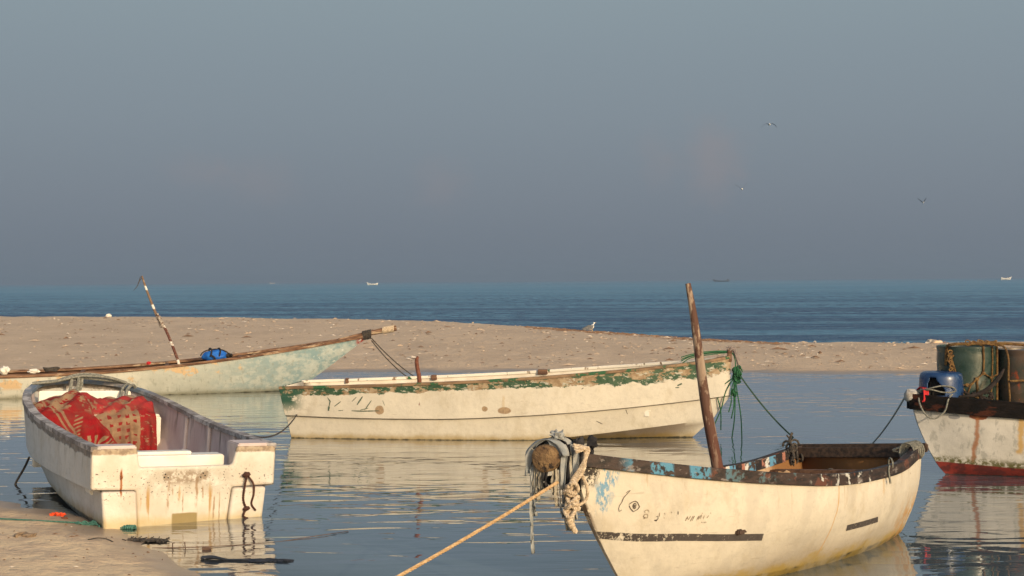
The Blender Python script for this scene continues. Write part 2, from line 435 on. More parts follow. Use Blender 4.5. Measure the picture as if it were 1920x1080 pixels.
M = {}
M['dark_rope'] = rough_mat('dark_rope_fibre', (.035, .03, .028), (.09, .075, .06), 40, .9)
M['green_rope'] = rough_mat('green_rope_fibre', (.012, .07, .028), (.03, .13, .055), 30, .8)
M['tan_rope'] = rough_mat('tan_rope_fibre', (.42, .26, .12), (.58, .40, .22), 45, .85)
M['cream_rope'] = rough_mat('cream_rope_fibre', (.42, .32, .21), (.66, .54, .40), 50, .85)
M['grey_rope'] = rough_mat('grey_rope_fibre', (.13, .13, .11), (.26, .25, .21), 40, .9)
M['yellow_rope'] = rough_mat('yellow_net_fibre', (.09, .045, .018), (.22, .13, .045), 30, .9)
M['teal_rope'] = rough_mat('teal_rope_fibre', (.03, .11, .09), (.08, .2, .16), 40, .9)
M['dark_wood'] = rough_mat('dark_weathered_wood', (.028, .020, .016), (.085, .052, .035), 6, .7, (.5, 4, 4), .004)
M['brown_wood'] = rough_mat('brown_wood', (.09, .045, .026), (.2, .105, .06), 5, .7, (.5, 4, 4), .004)
M['white_paint'] = rough_mat('old_white_paint', (.74, .69, .6), (.62, .55, .45), 5, .6, c3=(.40, .30, .2))
M['rust'] = rough_mat('rusty_iron', (.16, .045, .015), (.3, .1, .03), 20, .9)

# ------------------------------------------------------------------ boat with the red cloth (front left, seen from its stern)
def boat_front_left():
    root = empty('fishing_boat'); pose(root, -3.37, 14.17, 90 + 28.5, -2.4)
    tag(root, 'white open fishing boat at the sand edge with a notched stern and red cloth inside', 'boat')
    sk = .10
    st = []
    def S(x, rim, step, step2, ch, keel, dx=None):
        dx = dx or [0] * 5; st.append([(x + dx[k], q[0], q[1]) for k, q in enumerate((rim, step, step2, ch, keel))])
    S(0.0, (.95, .78), (.94, .36), (.85, .345), (.81, -.05), (.0, -.24))
    S(1.2, (.97, .785), (.96, .335), (.885, .32), (.84, -.03), (.0, -.25))
    S(2.4, (.975, .81), (.955, .31), (.885, .295), (.82, .02), (.0, -.24))
    S(3.6, (.965, .88), (.93, .33), (.86, .315), (.73, .07), (.0, -.2))
    S(4.5, (.885, .965), (.82, .42), (.75, .40), (.54, .17), (.0, -.1))
    S(5.15, (.72, 1.04), (.61, .52), (.54, .50), (.32, .28), (.0, 0.02), [0, -.02, -.04, -.12, -.3])
    S(5.6, (.46, 1.09), (.33, .60), (.27, .58), (.11, .38), (.0, .16), [0, -.06, -.09, -.25, -.5])
    S(5.8, (.12, 1.11), (.06, .63), (.03, .61), (.01, .42), (.0, .22), [0, -.1, -.13, -.32, -.6])
    H = Hull(st)
    def ex(g, v, x, y, z, rd, c):
        c = g.mix(g.mul(g.mul(g.ss(g.noise(v, 12, 6, .7, (1, 1, .2)), .5, .62), g.ss(rd, .08, .35, 1, 0)), .55), c, (.24, .21, .17))
        return c
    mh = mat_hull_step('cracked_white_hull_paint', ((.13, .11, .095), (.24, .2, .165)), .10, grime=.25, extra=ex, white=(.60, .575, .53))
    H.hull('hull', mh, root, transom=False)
    # inside skin, pinkish faded paint
    m, g = newmat('pinkish_inner_paint'); v = g.co(); rd = g.attr('rimd')
    c = g.mix(g.ss(g.noise(v, 2, 5), .35, .65), (.47, .355, .34), (.55, .45, .42))
    dr = g.noise(v, 10, 5, .65, (1, 1, .12)); c = g.mix(g.mul(g.ss(dr, .48, .68), g.ss(rd, .05, .45, 1, 0)), c, (.16, .12, .10))
    g.out(c, .7, g.bump(g.noise(v, 12, 4), .004), spec=.25)
    H.lining('inner_lining', m, root, .045, .16, floor_mat=M['white_paint'], s_end=5.2, transom=False)
    gm, g = newmat('weathered_rim_paint'); v = g.co(); n = g.noise(v, 5, 7, .7)
    c = g.mix(g.ss(n, .4, .6), (.30, .27, .26), (.16, .135, .12)); c = g.mix(g.ss(g.noise(v, 3, 5, .7, (1, 1, 1), (5, 0, 0)), .52, .58), c, (.46, .42, .39))
    x, y, z = g.sep(v); c = g.mix(g.mul(g.ss(x, 4.4, 5.0), g.ss(n, .3, .6)), c, (.13, .17, .22))
    g.out(c, .75, g.bump(g.noise(v, 30, 5, .7), .006), spec=.25)
    H.gunwale('gunwale', gm, root, .095, .055, .010, .014, wob=.006)
    # transom: one plate with the motor notch, a lower centre panel between two pontoon ends
    tm, g = newmat('stained_transom_paint'); v = g.co(); x, y, z = g.sep(v)
    c = g.mix(g.ss(g.noise(v, 3, 5), .35, .65), (.66, .61, .53), (.56, .49, .40))
    rim = g.add(z, g.mul(g.sub(g.noise(v, 7, 6, .7), .5), .07)); c = g.mix(g.mul(g.ss(rim, .70, .72), .9), c, g.mix(g.ss(g.noise(v, 18, 4), .4, .6), (.20, .13, .075), (.36, .27, .17)))
    grey = g.mul(g.band(z, .30, .56, .06), g.band(y, -.5, .46, .06)); c = g.mix(g.mul(grey, g.ss(g.noise(v, 6, 5, .6), .3, .6)), c, (.47, .42, .34))
    spk = g.ss(g.noise(v, 34, 4, .7, (1, 1.0, 1.5)), .615, .64); c = g.mix(g.mul(spk, g.band(z, .22, .56, .06)), c, (.07, .055, .045))
    dr = g.noise(v, 13, 5, .6, (1, 1, .10)); c = g.mix(g.mul(g.mul(g.ss(dr, .55, .70), g.band(y, -.46, .46, .05)), g.band(z, -.02, .36, .09)), c, (.40, .24, .08))
    c = g.mix(g.mul(g.ss(g.add(z, g.mul(g.noise(v, 5, 4), .14)), .08, .2, 1, 0), .6), c, (.46, .33, .10))
    brk = g.ss(g.noise(v, 11, 5, .7, (1, 1, .35), (4, 4, 4)), .42, .58)
    for yy, ww, z0, z1 in ((.17, .022, .47, .12), (.13, .012, .45, .26), (-.12, .020, .47, .16), (-.18, .013, .46, .22), (-.36, .010, .30, .0), (-.30, .016, .26, .02), (.02, .010, .30, .12), (.33, .008, .3, .08)):
        c = g.mix(g.mul(g.mul(streak(g, y, z, yy, z0, z1, ww, v), brk), .8), c, (.26, .14, .045))
    sm = g.mul(g.mul(g.band(z, .40, .53, .03), g.band(y, -.24, .24, .03)), g.ss(g.noise(v, 9, 6, .7), .44, .54)); c = g.mix(g.mul(sm, .8), c, (.22, .15, .09))
    c = g.mix(g.mul(streak(g, y, z, .655, .56, .30, .016, v), 1), c, (.30, .10, .02))
    c = g.mix(g.mul(g.mul(g.band(y, -.13, .13, .01), g.band(g.add(z, g.mul(g.noise(v, 8, 4), .03)), -.1, .115, .008)), 1.0), c, (.27, .20, .08))
    g.out(c, .5, g.bump(g.add(g.noise(v, 20, 5, .7), g.mul(g.noise(v, 3, 3), 2)), .006, .8), spec=.35)
    b = MB(); th = .07
    def plate(poly, x0, x1):
        n = len(poly); v = [(x0, y, z) for y, z in poly] + [(x1, y, z) for y, z in poly]
        f = [tuple(range(n)), tuple(range(2 * n - 1, n - 1, -1))] + [(i, i + n, (i + 1) % n + n, (i + 1) % n) for i in range(n)]
        b.addgeo(v, f)
    plate([(.952, .775), (.945, .36), (.50, .345), (.46, -.24), (0, -.26), (-.42, -.24), (-.49, .345), (-.945, .36), (-.952, .775), (-.54, .775), (-.49, .575), (.47, .575), (.50, .775)], -.006, th)
    plate([(.848, .343), (.812, -.05), (.6, -.19), (.463, -.238), (.502, .341)], -.04, th - .003)
    plate([(-.848, .343), (-.812, -.05), (-.6, -.19), (-.423, -.238), (-.492, .341)], -.04, th - .003)
    o = b.build('transom', tm, root, sh=25)
    mo = o.modifiers.new('bevel', 'BEVEL'); mo.width = .028; mo.segments = 3; mo.limit_method = 'ANGLE'; mo.angle_limit = rad(40)
    for (y0, y1, L) in ((.505, .90, .16), (-.545, -.90, .33)):
        bb = MB(); bb.box(((L + .07) / 2 - .0, (y0 + y1) / 2, .665), (L + .06, abs(y1 - y0), .262), bev=.012); bb.build('corner_block', M['pale_block'], root)
    bb = MB(); bb.box((.46, 0.19, .46), (.26, 1.38, .38), bev=.012); bb.build('motor_well_ledge', M['clean_white'], root)
    bb = MB(); bb.box((.52, .30, .665), (.16, .95, .03), bev=.006); bb.build('ledge_lip', M['clean_white'], root)
    bb = MB(); bb.box((4.18, 0, .42), (.06, 1.60, .62), bev=.01); bb.build('bulkhead', M['clean_white'], root)
    bb = MB(); bb.box((4.36, 0, .745), (.42, 1.56, .035), bev=.01); bb.build('thwart', M['clean_white'], root)
    bb = MB(); bb.box((5.05, 0, .66), (.05, 1.20, .70), bev=.01); bb.build('bow_bulkhead', M['clean_white'], root)
    # frames up the starboard and port inside
    for u in (1.3, 2.3, 3.3):
        for sd_ in (1, -1):
            pts = [H.Pz(sd_, u, z) - Vector((0, sd_ * .06, 0)) for z in (.78, .6, .4, .2)]
            bb = MB(); bb.tube(pts, .028, 6); bb.build('frame_rib', M['pale_block'], root)
    bb = MB(); bb.tube([(-.02, .655, .50), (-.03, .655, .485), (-.02, .655, .47)], .012, 6); bb.tube([(-.01, .655, .53), (-.025, .655, .50)], .01, 6); bb.build('rusty_eye', M['rust'], root)
    for (yy, zz) in ((.21, .50), (.18, .465), (.22, .47), (-.18, .50), (-.155, .46), (-.20, .475)):
        bb = MB(); bb.tube([(-.010, yy, zz), (.02, yy, zz)], .008, 8); bb.build('bolt_hole', M['black'], root)
    return root, H
M['pale_block'] = rough_mat('faded_pink_white_paint', (.60, .50, .47), (.50, .41, .39), 4, .7)
M['clean_white'] = rough_mat('clean_white_paint', (.80, .76, .68), (.72, .67, .58), 4, .55, c3=(.45, .33, .2), f3=(.68, .72))
M['black'] = rough_mat('black_gap', (.012, .01, .01), (.03, .025, .02), 20, .8)

# ------------------------------------------------------------------ boat with the green rim (middle)
def boat_middle():
    root = empty('fishing_boat'); pose(root, -3.42, 22.36, -7.5, -0.3)
    tag(root, 'long white fishing boat with a worn green rim moored side on in the middle', 'boat')
    st = []
    def S(x, rim, step, ch, keel, dx=(0, 0, 0, 0)):
        q = [rim, step, (step[0] - .07, step[1] - .022), ch, keel]; dd = [dx[0], dx[1], dx[1], dx[2], dx[3]]
        st.append([(x + dd[k], q[k][0], q[k][1]) for k in range(5)])
    S(-.16, (.66, .81), (.63, .37), (.54, -.03), (0, -.2), (0, .09, .17, .2))
    S(1.0, (.76, .845), (.73, .345), (.62, -.05), (0, -.22), (0, .03, .05, .05))
    S(2.2, (.80, .89), (.77, .34), (.66, -.05), (0, -.24))
    S(3.6, (.80, .962), (.765, .39), (.63, -.02), (0, -.24))
    S(4.9, (.68, 1.058), (.625, .475), (.46, .10), (0, -.2), (0, -.01, -.03, -.1))
    S(5.9, (.44, 1.14), (.375, .56), (.24, .20), (0, -.1), (0, -.02, -.08, -.3))
    S(6.5, (.21, 1.205), (.15, .615), (.09, .26), (0, -.05), (0, -.02, -.15, -.45))
    S(6.86, (.03, 1.26), (.02, .655), (.008, .29), (0, -.02), (0, -.02, -.28, -.62))
    H = Hull(st)
    def ex(g, v, x, y, z, rd, c):
        br = g.mix(g.ss(g.noise(v, 30, 4), .4, .6), (.30, .19, .09), (.22, .13, .06))
        for (cx, cz, r, sx) in ((1.47, .47, .072, 1.0), (3.12, .50, .042, 1.1), (3.42, .475, .055, 1.9)):
            c = g.mix(g.mul(spot(g, x, z, cx, cz, r, v, .45, sx), .85), c, br)
        c = g.mix(g.mul(streak(g, x, z, 3.42, .70, .5, .03, v), .5), c, (.45, .33, .18))
        grn = g.mul(g.ss(x, .02, .3, 1, 0), g.ss(g.noise(v, 6, 7, .7), .44, .5)); c = g.mix(g.mul(grn, g.ss(rd, .2, .5, 1, 0)), c, (.03, .085, .055))
        st_ = g.ss(x, -.02, .02, 1, 0); 
        return c
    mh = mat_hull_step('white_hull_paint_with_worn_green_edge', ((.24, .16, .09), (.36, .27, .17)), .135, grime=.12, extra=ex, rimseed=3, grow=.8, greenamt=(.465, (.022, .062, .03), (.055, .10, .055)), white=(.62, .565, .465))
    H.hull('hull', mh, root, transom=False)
    tm = rough_mat('green_black_transom_paint', (.015, .05, .035), (.04, .09, .06), 9, .6, c3=(.5, .45, .38), f3=(.55, .6))
    us = [st[0]]; v = []; f = []
    for sgn in (1, -1): v += [(p[0] - .004, sgn * p[1], p[2]) for p in st[0]]
    meshobj('transom', v, [(j, j + 1, 5 + j + 1, 5 + j) for j in range(4)], tm, root, smooth=False)
    inn = rough_mat('white_inner_paint', (.72, .66, .56), (.6, .52, .42), 3, .6, c3=(.3, .22, .14))
    H.lining('inner_lining', inn, root, .04, .10, floor_mat=M['white_paint'])
    gw, g = newmat('worn_wooden_rim'); v = g.co(); c = g.mix(g.ss(g.noise(v, 8, 5, .6, (.4, 2, 2)), .4, .6), (.26, .17, .10), (.16, .10, .06))
    c = g.mix(g.ss(g.noise(v, 3, 7, .7, (1, 1, 1), (7, 0, 0)), .53, .57), c, (.03, .10, .045)); yy = g.sep(v)[1]; c = g.mix(g.mul(g.ss(yy, .05, .1), g.ss(g.noise(v, 5, 5, .6, (2, 1, 1)), .36, .42)), c, (.72, .66, .56)); g.out(c, .75, g.bump(g.noise(v, 25, 4), .004), spec=.25)
    H.gunwale('gunwale', gw, root, .065, .045, .012, .012, wob=.005)
    for u in (1.3, 3.0, 4.6):
        b = MB(); r = H.rows(u); b.box((r[0, 0], 0, r[0, 2] - .17), (.26, 2 * r[0, 1] - .09, .04), bev=.008); b.build('thwart', M['white_paint'], root)
    for u, wd in ((2.05, .09), (3.85, .16), (.6, .05)):      # stubs let into the far rim
        p = H.P(1, u, 0); b = MB(); b.box((u, p.y - .05, p.z - .02), (wd, .10, .08), bev=.006); b.build('rim_block', M['brown_wood'], root)
    # scraped green marks, old name near the stern, cuts
    L = []
    def ln(*p, w=None): L.append((list(p), w) if w else list(p))
    ln((.62, .66), (.66, .60), (.63, .52), w=.018); ln((.63, .52), (.61, .45), w=.03); ln((.72, .52), (.84, .60), w=.014)
    ln((1.02, .60), (1.10, .67), w=.012); ln((1.10, .55), (1.20, .68), w=.024); ln((1.22, .47), (1.34, .62), w=.014); ln((1.0, .455), (1.2, .452), (1.45, .46), w=.018); ln((1.15, .47), (1.28, .50), w=.012)
    ln((.78, .455), (.86, .462), w=.01); ln((1.52, .62), (1.55, .54), w=.008)
    ln((6.05, .83), (6.12, .86), w=.03); ln((6.02, .80), (6.08, .80), w=.015)
    for LL in (L[:-2], L[-2:]):
        v, f = strokes(H, -1, LL, .01); meshobj('scraped_mark', v, f, M['mark_green'], root)
    for q in ([(5.27, .47), (5.30, .40)], [(4.82, .30), (4.92, .25)], [(4.60, .80), (4.63, .82)]):
        v, f = strokes(H, -1, [q], .012); meshobj('hull_gouge', v, f, M['mark_dark'], root)
    p, n = H.PN(-1, 5.6, .40); b = MB(); b.box(p + n * .006, (.075, .02, .08), bev=.004); b.box(p + n * .008 + Vector((0, 0, .045)), (.12, .02, .02), bev=.004); b.build('patch_plate', M['clean_white'], root)
    # stem head lashed with rope
    b = MB(); b.box((6.84, 0, 1.27), (.07, .09, .22), bev=.015); b.build('stem_post', M['brown_wood'], root)
    return root, H
M['mark_green'] = rough_mat('old_green_paint_marks', (.05, .085, .06), (.09, .12, .085), 40, .8)
M['mark_dark'] = rough_mat('dark_paint_marks', (.07, .055, .045), (.12, .10, .08), 40, .8)

# ------------------------------------------------------------------ boat with the painted eye (front right)
def boat_front_right():
    root = empty('fishing_boat'); hd = math.degrees(math.atan2(-.744, -.668)); pose(root, 3.41, 13.52, hd, -4.6)
    tag(root, 'cream white rowing boat with a dark wooden rim, a small painted eye and black stripes', 'boat')
    st = [
        [(-.03, .665, .80), (.0, .62, .45), (.02, .50, .14), (.03, .34, -.06), (.04, 0, -.14)],
        [(.9, .83, .71), (.9, .80, .42), (.9, .66, .12), (.9, .45, -.10), (.9, 0, -.2)],
        [(1.9, .86, .735), (1.9, .83, .44), (1.9, .66, .11), (1.9, .42, -.12), (1.9, 0, -.24)],
        [(2.8, .74, .845), (2.8, .69, .49), (2.8, .51, .12), (2.8, .28, -.12), (2.8, 0, -.25)],
        [(3.5, .50, .965), (3.47, .44, .56), (3.4, .29, .14), (3.3, .13, -.10), (3.2, 0, -.24)],
        [(4.0, .26, 1.07), (3.93, .21, .63), (3.75, .12, .17), (3.6, .045, -.08), (3.45, 0, -.23)],
        [(4.36, .035, 1.15), (4.22, .02, .69), (3.92, .012, .2), (3.72, .01, -.06), (3.55, 0, -.22)]]
    H = Hull(st, smooth=True, nseg=5)
    def ex(g, v, x, y, z, rd, c):
        bn = g.noise(v, 10, 8, .78, (1.3, 1.3, .55)); e = g.sub(g.add(3.80, g.mul(z, .5)), x); wob = g.mul(g.sub(bn, .5), .25)
        e1 = g.add(g.sub(e, g.mul(g.sub(z, .74), .40)), wob); e2 = g.add(g.sub(e, g.mul(g.sub(z, .70), .72)), wob)
        bl = g.mul(g.mul(g.ss(e1, -.03, .02), g.ss(e2, .0, .05, 1, 0)), g.mul(g.ss(g.noise(v, 15, 8, .78, (1.3, 1.3, .4), (3, 0, 0)), .49, .52), g.ss(z, .66, .72))); c = g.mix(bl, c, (.14, .29, .42))
        bk_ = g.mul(g.mul(g.ss(g.add(g.sub(e, g.mul(g.sub(z, .86), .6)), wob), .0, .03, 1, 0), g.ss(z, .88, .93)), g.ss(g.noise(v, 24, 6, .75), .43, .48)); c = g.mix(bk_, c, (.03, .024, .02))
        edge = g.mul(g.ss(e, -.07, -.05, 1, 0), g.ss(g.noise(v, 18, 6, .75), .42, .5)); c = g.mix(edge, c, (.13, .09, .06))
        c = g.mix(g.mul(streak(g, x, z, 1.93, .70, .08, .013, v, .10), .75), c, (.50, .27, .08))
        c = g.mix(g.mul(streak(g, x, z, 1.12, .66, .5, .03, v), .5), c, (.52, .32, .12))
        yn = g.noise(v, 2.4, 8, .72, (1, 1, 1.5)); yz = g.add(z, g.mul(yn, .62)); yl = g.mul(g.ss(yz, .30, .38, 1, 0), g.add(.35, g.mul(g.noise(v, 8, 6, .7), .6))); c = g.mix(yl, c, (.36, .25, .06))
        ol = g.mul(g.ss(yz, .25, .28, 1, 0), g.ss(g.noise(v, 7, 7, .75, (1, 1, 2)), .47, .56)); c = g.mix(ol, c, (.16, .12, .035))
        sc2 = g.ss(g.noise(v, 20, 7, .8, (1, 1, .6), (7, 7, 7)), .64, .68); c = g.mix(g.mul(sc2, .55), c, (.26, .20, .14))
        dull = g.ss(g.noise(v, 3.3, 6, .65, (1, 1, .45), (5, 1, 2)), .46, .62); c = g.mix(g.mul(dull, .38), c, (.40, .36, .30))
        dr2 = g.mul(g.ss(g.noise(v, 17, 5, .65, (1, 1, .07), (3, 3, 3)), .60, .68), g.ss(rd, .02, .4, 1, 0)); c = g.mix(g.mul(dr2, .5), c, (.36, .24, .12))
        orr = g.mul(g.mul(g.ss(x, .1, .8, 1, 0), g.ss(z, .15, .5, 1, 0)), g.ss(g.noise(v, 8, 7, .75, (1, 1, .35)), .45, .54)); c = g.mix(orr, c, (.46, .26, .09))
        return c
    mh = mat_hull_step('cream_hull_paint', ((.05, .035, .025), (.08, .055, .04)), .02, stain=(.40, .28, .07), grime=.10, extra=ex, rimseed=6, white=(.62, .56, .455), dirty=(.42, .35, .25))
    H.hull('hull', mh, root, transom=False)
    v = []
    for sgn in (1, -1): v += [(H.P(sgn, -.03, t).x - .004, H.P(sgn, -.03, t).y, H.P(sgn, -.03, t).z) for t in H.ts()]
    nt = len(H.ts()); meshobj('transom', v, [(j, j + 1, nt + j + 1, nt + j) for j in range(nt - 1)], M['white_paint'], root, smooth=False)
    # inside
    m, g = newmat('bare_inner_planks'); v = g.co(); x, y, z = g.sep(v)
    c = g.mix(g.ss(g.noise(v, 2, 5), .35, .65), (.42, .29, .18), (.52, .37, .24)); c = g.mix(g.mul(g.ss(g.noise(v, 9, 5, .6, (1, 1, .12)), .5, .66), .7), c, (.16, .08, .04))
    c = g.mix(g.ss(x, .55, .35), c, (.23, .11, .04)); g.out(c, .7, g.bump(g.noise(v, 12, 4), .004), spec=.2)
    H.lining('inner_lining', m, root, .04, .10, s_end=4.0, floor_mat=M['brown_wood'])
    gw, g = newmat('dark_rim_with_blue_remnants'); v = g.co(); x, y, z = g.sep(v)
    c = g.mix(g.ss(g.noise(v, 9, 5, .65, (.5, 2, 2)), .4, .6), (.014, .010, .008), (.042, .025, .019))
    red = g.ss(g.noise(v, 4, 6, .7, (1, 1, 1), (2, 0, 0)), .56, .62); c = g.mix(g.mul(red, .7), c, (.13, .045, .025))
    blk = g.m('FRACT', g.mul(x, 3.3)); bk = g.band(blk, .15, .72, .04)
    rag = g.ss(g.add(g.noise(v, 13, 7, .72), g.mul(g.ss(x, 3.6, 3.1), -.06)), .46, .50)
    c = g.mix(g.mul(g.mul(g.mul(bk, rag), g.ss(x, 2.35, 2.5)), g.ss(x, 3.95, 4.1, 1, 0)), c, g.mix(g.ss(x, 3.1, 3.5), (.07, .11, .12), (.07, .22, .33)))
    blk2 = g.m('FRACT', g.mul(x, 5.2)); bk2 = g.band(blk2, .2, .6, .05); c = g.mix(g.mul(g.mul(g.mul(bk2, rag), g.band(x, 1.35, 2.35, .05)), g.ss(g.noise(v, 18, 4), .46, .5)), c, (.48, .47, .43))
    grey = g.ss(g.noise(v, 12, 6, .7, (.3, 1, 1), (8, 0, 0)), .57, .62); c = g.mix(g.mul(grey, .6), c, (.25, .22, .20))
    g.out(c, .65, g.bump(g.noise(v, 25, 5, .65, (.4, 1, 1)), .008), spec=.35)
    H.gunwale('gunwale', gw, root, .055, .098, .022, .02, wob=.008)
    # far rim has a row of painted blocks on its inner face
    pb, g = newmat('striped_inner_rim_paint'); v = g.co(); x, y, z = g.sep(v)
    fr = g.m('FRACT', g.mul(x, 3.4)); c = g.mix(g.ss(fr, .3, .34), (.02, .018, .02), (.10, .25, .38)); c = g.mix(g.ss(fr, .62, .66), c, (.55, .54, .50)); c = g.mix(g.ss(fr, .82, .86), c, (.32, .14, .10))
    c = g.mix(g.ss(g.noise(v, 12, 7, .7), .52, .58), c, (.05, .035, .03)); g.out(c, .7, spec=.2)
    us = np.linspace(.25, 2.5, 40); v = []; f = []
    for u in us:
        q = H.P(-1, u, 0); v += [(q.x, q.y + .064, q.z + .014), (q.x, q.y + .064, q.z - .082), (q.x, q.y + .055, q.z - .082), (q.x, q.y + .055, q.z + .014)]
    for i in range(len(us) - 1):
        for j in range(4): f.append((i * 4 + j, (i + 1) * 4 + j, (i + 1) * 4 + (j + 1) % 4, i * 4 + (j + 1) % 4))
    meshobj('inner_rim_strip', v, f, pb, root, smooth=False)
    # stern boards
    b = MB(); b.box((.035, 0, .755), (.05, 1.28, .10), bev=.008); b.build('stern_board', M['dark_wood'], root)
    b = MB(); b.box((-.035, 0, .79), (.06, 1.44, .085), bev=.012); b.build('transom_cap', M['dark_wood'], root)
    b = MB(); b.box((.42, 0, .60), (.11, 1.46, .05), bev=.01); b.build('cross_beam', M['brown_wood'], root)
    b = MB(); b.box((1.75, 0, .30), (.24, 1.46, .035), bev=.01); b.build('thwart', M['brown_wood'], root)
    b = MB(); b.box((2.98, 0, .42), (.22, 1.20, .045), bev=.01); b.build('mast_thwart', M['dark_wood'], root)
    # black stripes, broken at the bow, and the short one aft
    v, f = patch(H, 1, *H_D['s1'], 80)
    sm, g = newmat('worn_black_stripe'); vv = g.co(); x, y, z = g.sep(vv)
    n = g.noise(vv, 26, 6, .75); edge = g.ss(x, 3.3, 4.0); c = g.mix(g.ss(n, .35, .7), (.050, .040, .035), (.085, .07, .06))
    bs = g.new('ShaderNodeBsdfPrincipled'); g.l.new(c, bs.inputs[0]); bs.inputs['Roughness'].default_value = .7
    tr = g.new('ShaderNodeBsdfTransparent'); mx = g.new('ShaderNodeMixShader'); hole = g.ss(g.add(n, g.mul(edge, .09)), .60, .62)
    g.l.new(hole, mx.inputs[0]); g.l.new(bs.outputs[0], mx.inputs[1]); g.l.new(tr.outputs[0], mx.inputs[2]); oo = g.new('ShaderNodeOutputMaterial'); g.l.new(mx.outputs[0], oo.inputs[0])
    meshobj('painted_stripe', v, f, sm, root)
    v, f = patch(H, 1, *H_D['s2'], 20); meshobj('painted_stripe', v, f, sm, root)
    v, f = strokes(H, 1, H_D['eye'][3:], .008); meshobj('painted_eye', v, f, M['mark_dark'], root)
    v, f = strokes(H, 1, [H_D['eye'][0] + H_D['eye'][1] + H_D['eye'][2]], .006); meshobj('painted_hook', v, f, M['mark_dark'], root)
    for a, b_ in ((0, 3), (3, 6), (6, 7), (7, 8), (8, 9), (9, 10), (10, 12), (12, 17), (17, 18), (18, 19), (19, 23), (23, 27)):
        v, f = strokes(H, 1, H_D['name'][a:b_], .006); meshobj('painted_letter', v, f, M['mark_faint'] if a not in (3, 10) else M['mark_dark'], root)
    return root, H
M['mark_faint'] = rough_mat('faded_brown_lettering', (.16, .12, .08), (.34, .27, .19), 60, .8)
H_D = {'s1':([(4.349,0.556),(4.166,0.535),(3.986,0.509),(3.793,0.488),(3.602,0.47),(3.242,0.424),(2.811,0.376)],[(4.357,0.498),(4.19,0.473),(3.997,0.448),(3.799,0.429),(3.597,0.412),(3.23,0.368),(2.81,0.321)]),'s2':([(1.712,0.3),(1.444,0.298),(1.16,0.299)],[(1.699,0.248),(1.405,0.245),(1.122,0.246)]),'eye':[[(4.034,0.83),(4.017,0.843),(3.999,0.847)],[(4.056,0.796),(4.061,0.787)],[(4.074,0.762),(4.096,0.737),(4.104,0.715),(4.103,0.693),(4.08,0.706)],[(4.02,0.741),(3.992,0.757),(3.968,0.762),(3.952,0.75),(3.938,0.715),(3.956,0.696),(3.99,0.683)],[(3.99,0.683),(4.01,0.707),(4.019,0.733)],[(3.966,0.718),(3.972,0.709),(3.975,0.704),(3.984,0.706),(3.988,0.714),(3.99,0.725),(3.986,0.736),(3.979,0.744),(3.975,0.746),(3.966,0.742),(3.963,0.733),(3.966,0.722)],[(3.971,0.723),(3.975,0.718),(3.976,0.715),(3.978,0.714),(3.98,0.717),(3.981,0.721),(3.981,0.727),(3.981,0.732),(3.975,0.734),(3.973,0.733),(3.972,0.729),(3.971,0.723)]],'name':[[(3.895,0.662),(3.898,0.667),(3.899,0.673),(3.899,0.678),(3.891,0.682),(3.887,0.685),(3.882,0.685),(3.877,0.684),(3.872,0.681),(3.868,0.676),(3.866,0.67),(3.865,0.665)],[(3.877,0.637),(3.878,0.629),(3.884,0.624),(3.897,0.624),(3.906,0.628),(3.912,0.636),(3.908,0.645),(3.904,0.651),(3.892,0.654),(3.883,0.652),(3.875,0.645),(3.877,0.637)],[(3.911,0.619),(3.896,0.633)],[(3.813,0.624),(3.795,0.629),(3.795,0.607),(3.81,0.59),(3.827,0.601)],[(3.821,0.598),(3.799,0.603)],[(3.824,0.594),(3.805,0.598)],[(3.781,0.652),(3.784,0.623)],[(3.743,0.647),(3.738,0.635)],[(3.747,0.613),(3.743,0.605)],[(3.687,0.649),(3.682,0.639)],[(3.633,0.647),(3.631,0.621)],[(3.631,0.647),(3.63,0.627)],[(3.569,0.566),(3.55,0.599)],[(3.554,0.599),(3.545,0.572)],[(3.542,0.571),(3.525,0.6)],[(3.527,0.558),(3.505,0.598)],[(3.512,0.56),(3.493,0.597)],[(3.472,0.56),(3.456,0.593),(3.457,0.563),(3.441,0.595)],[(3.441,0.568),(3.43,0.601)],[(3.431,0.613),(3.424,0.607)],[(3.416,0.565),(3.408,0.591)],[(3.385,0.569),(3.369,0.586)],[(3.357,0.606),(3.353,0.6)],[(3.429,0.543),(3.422,0.534)],[(3.408,0.539),(3.401,0.531)],[(3.392,0.539),(3.388,0.53)]]}

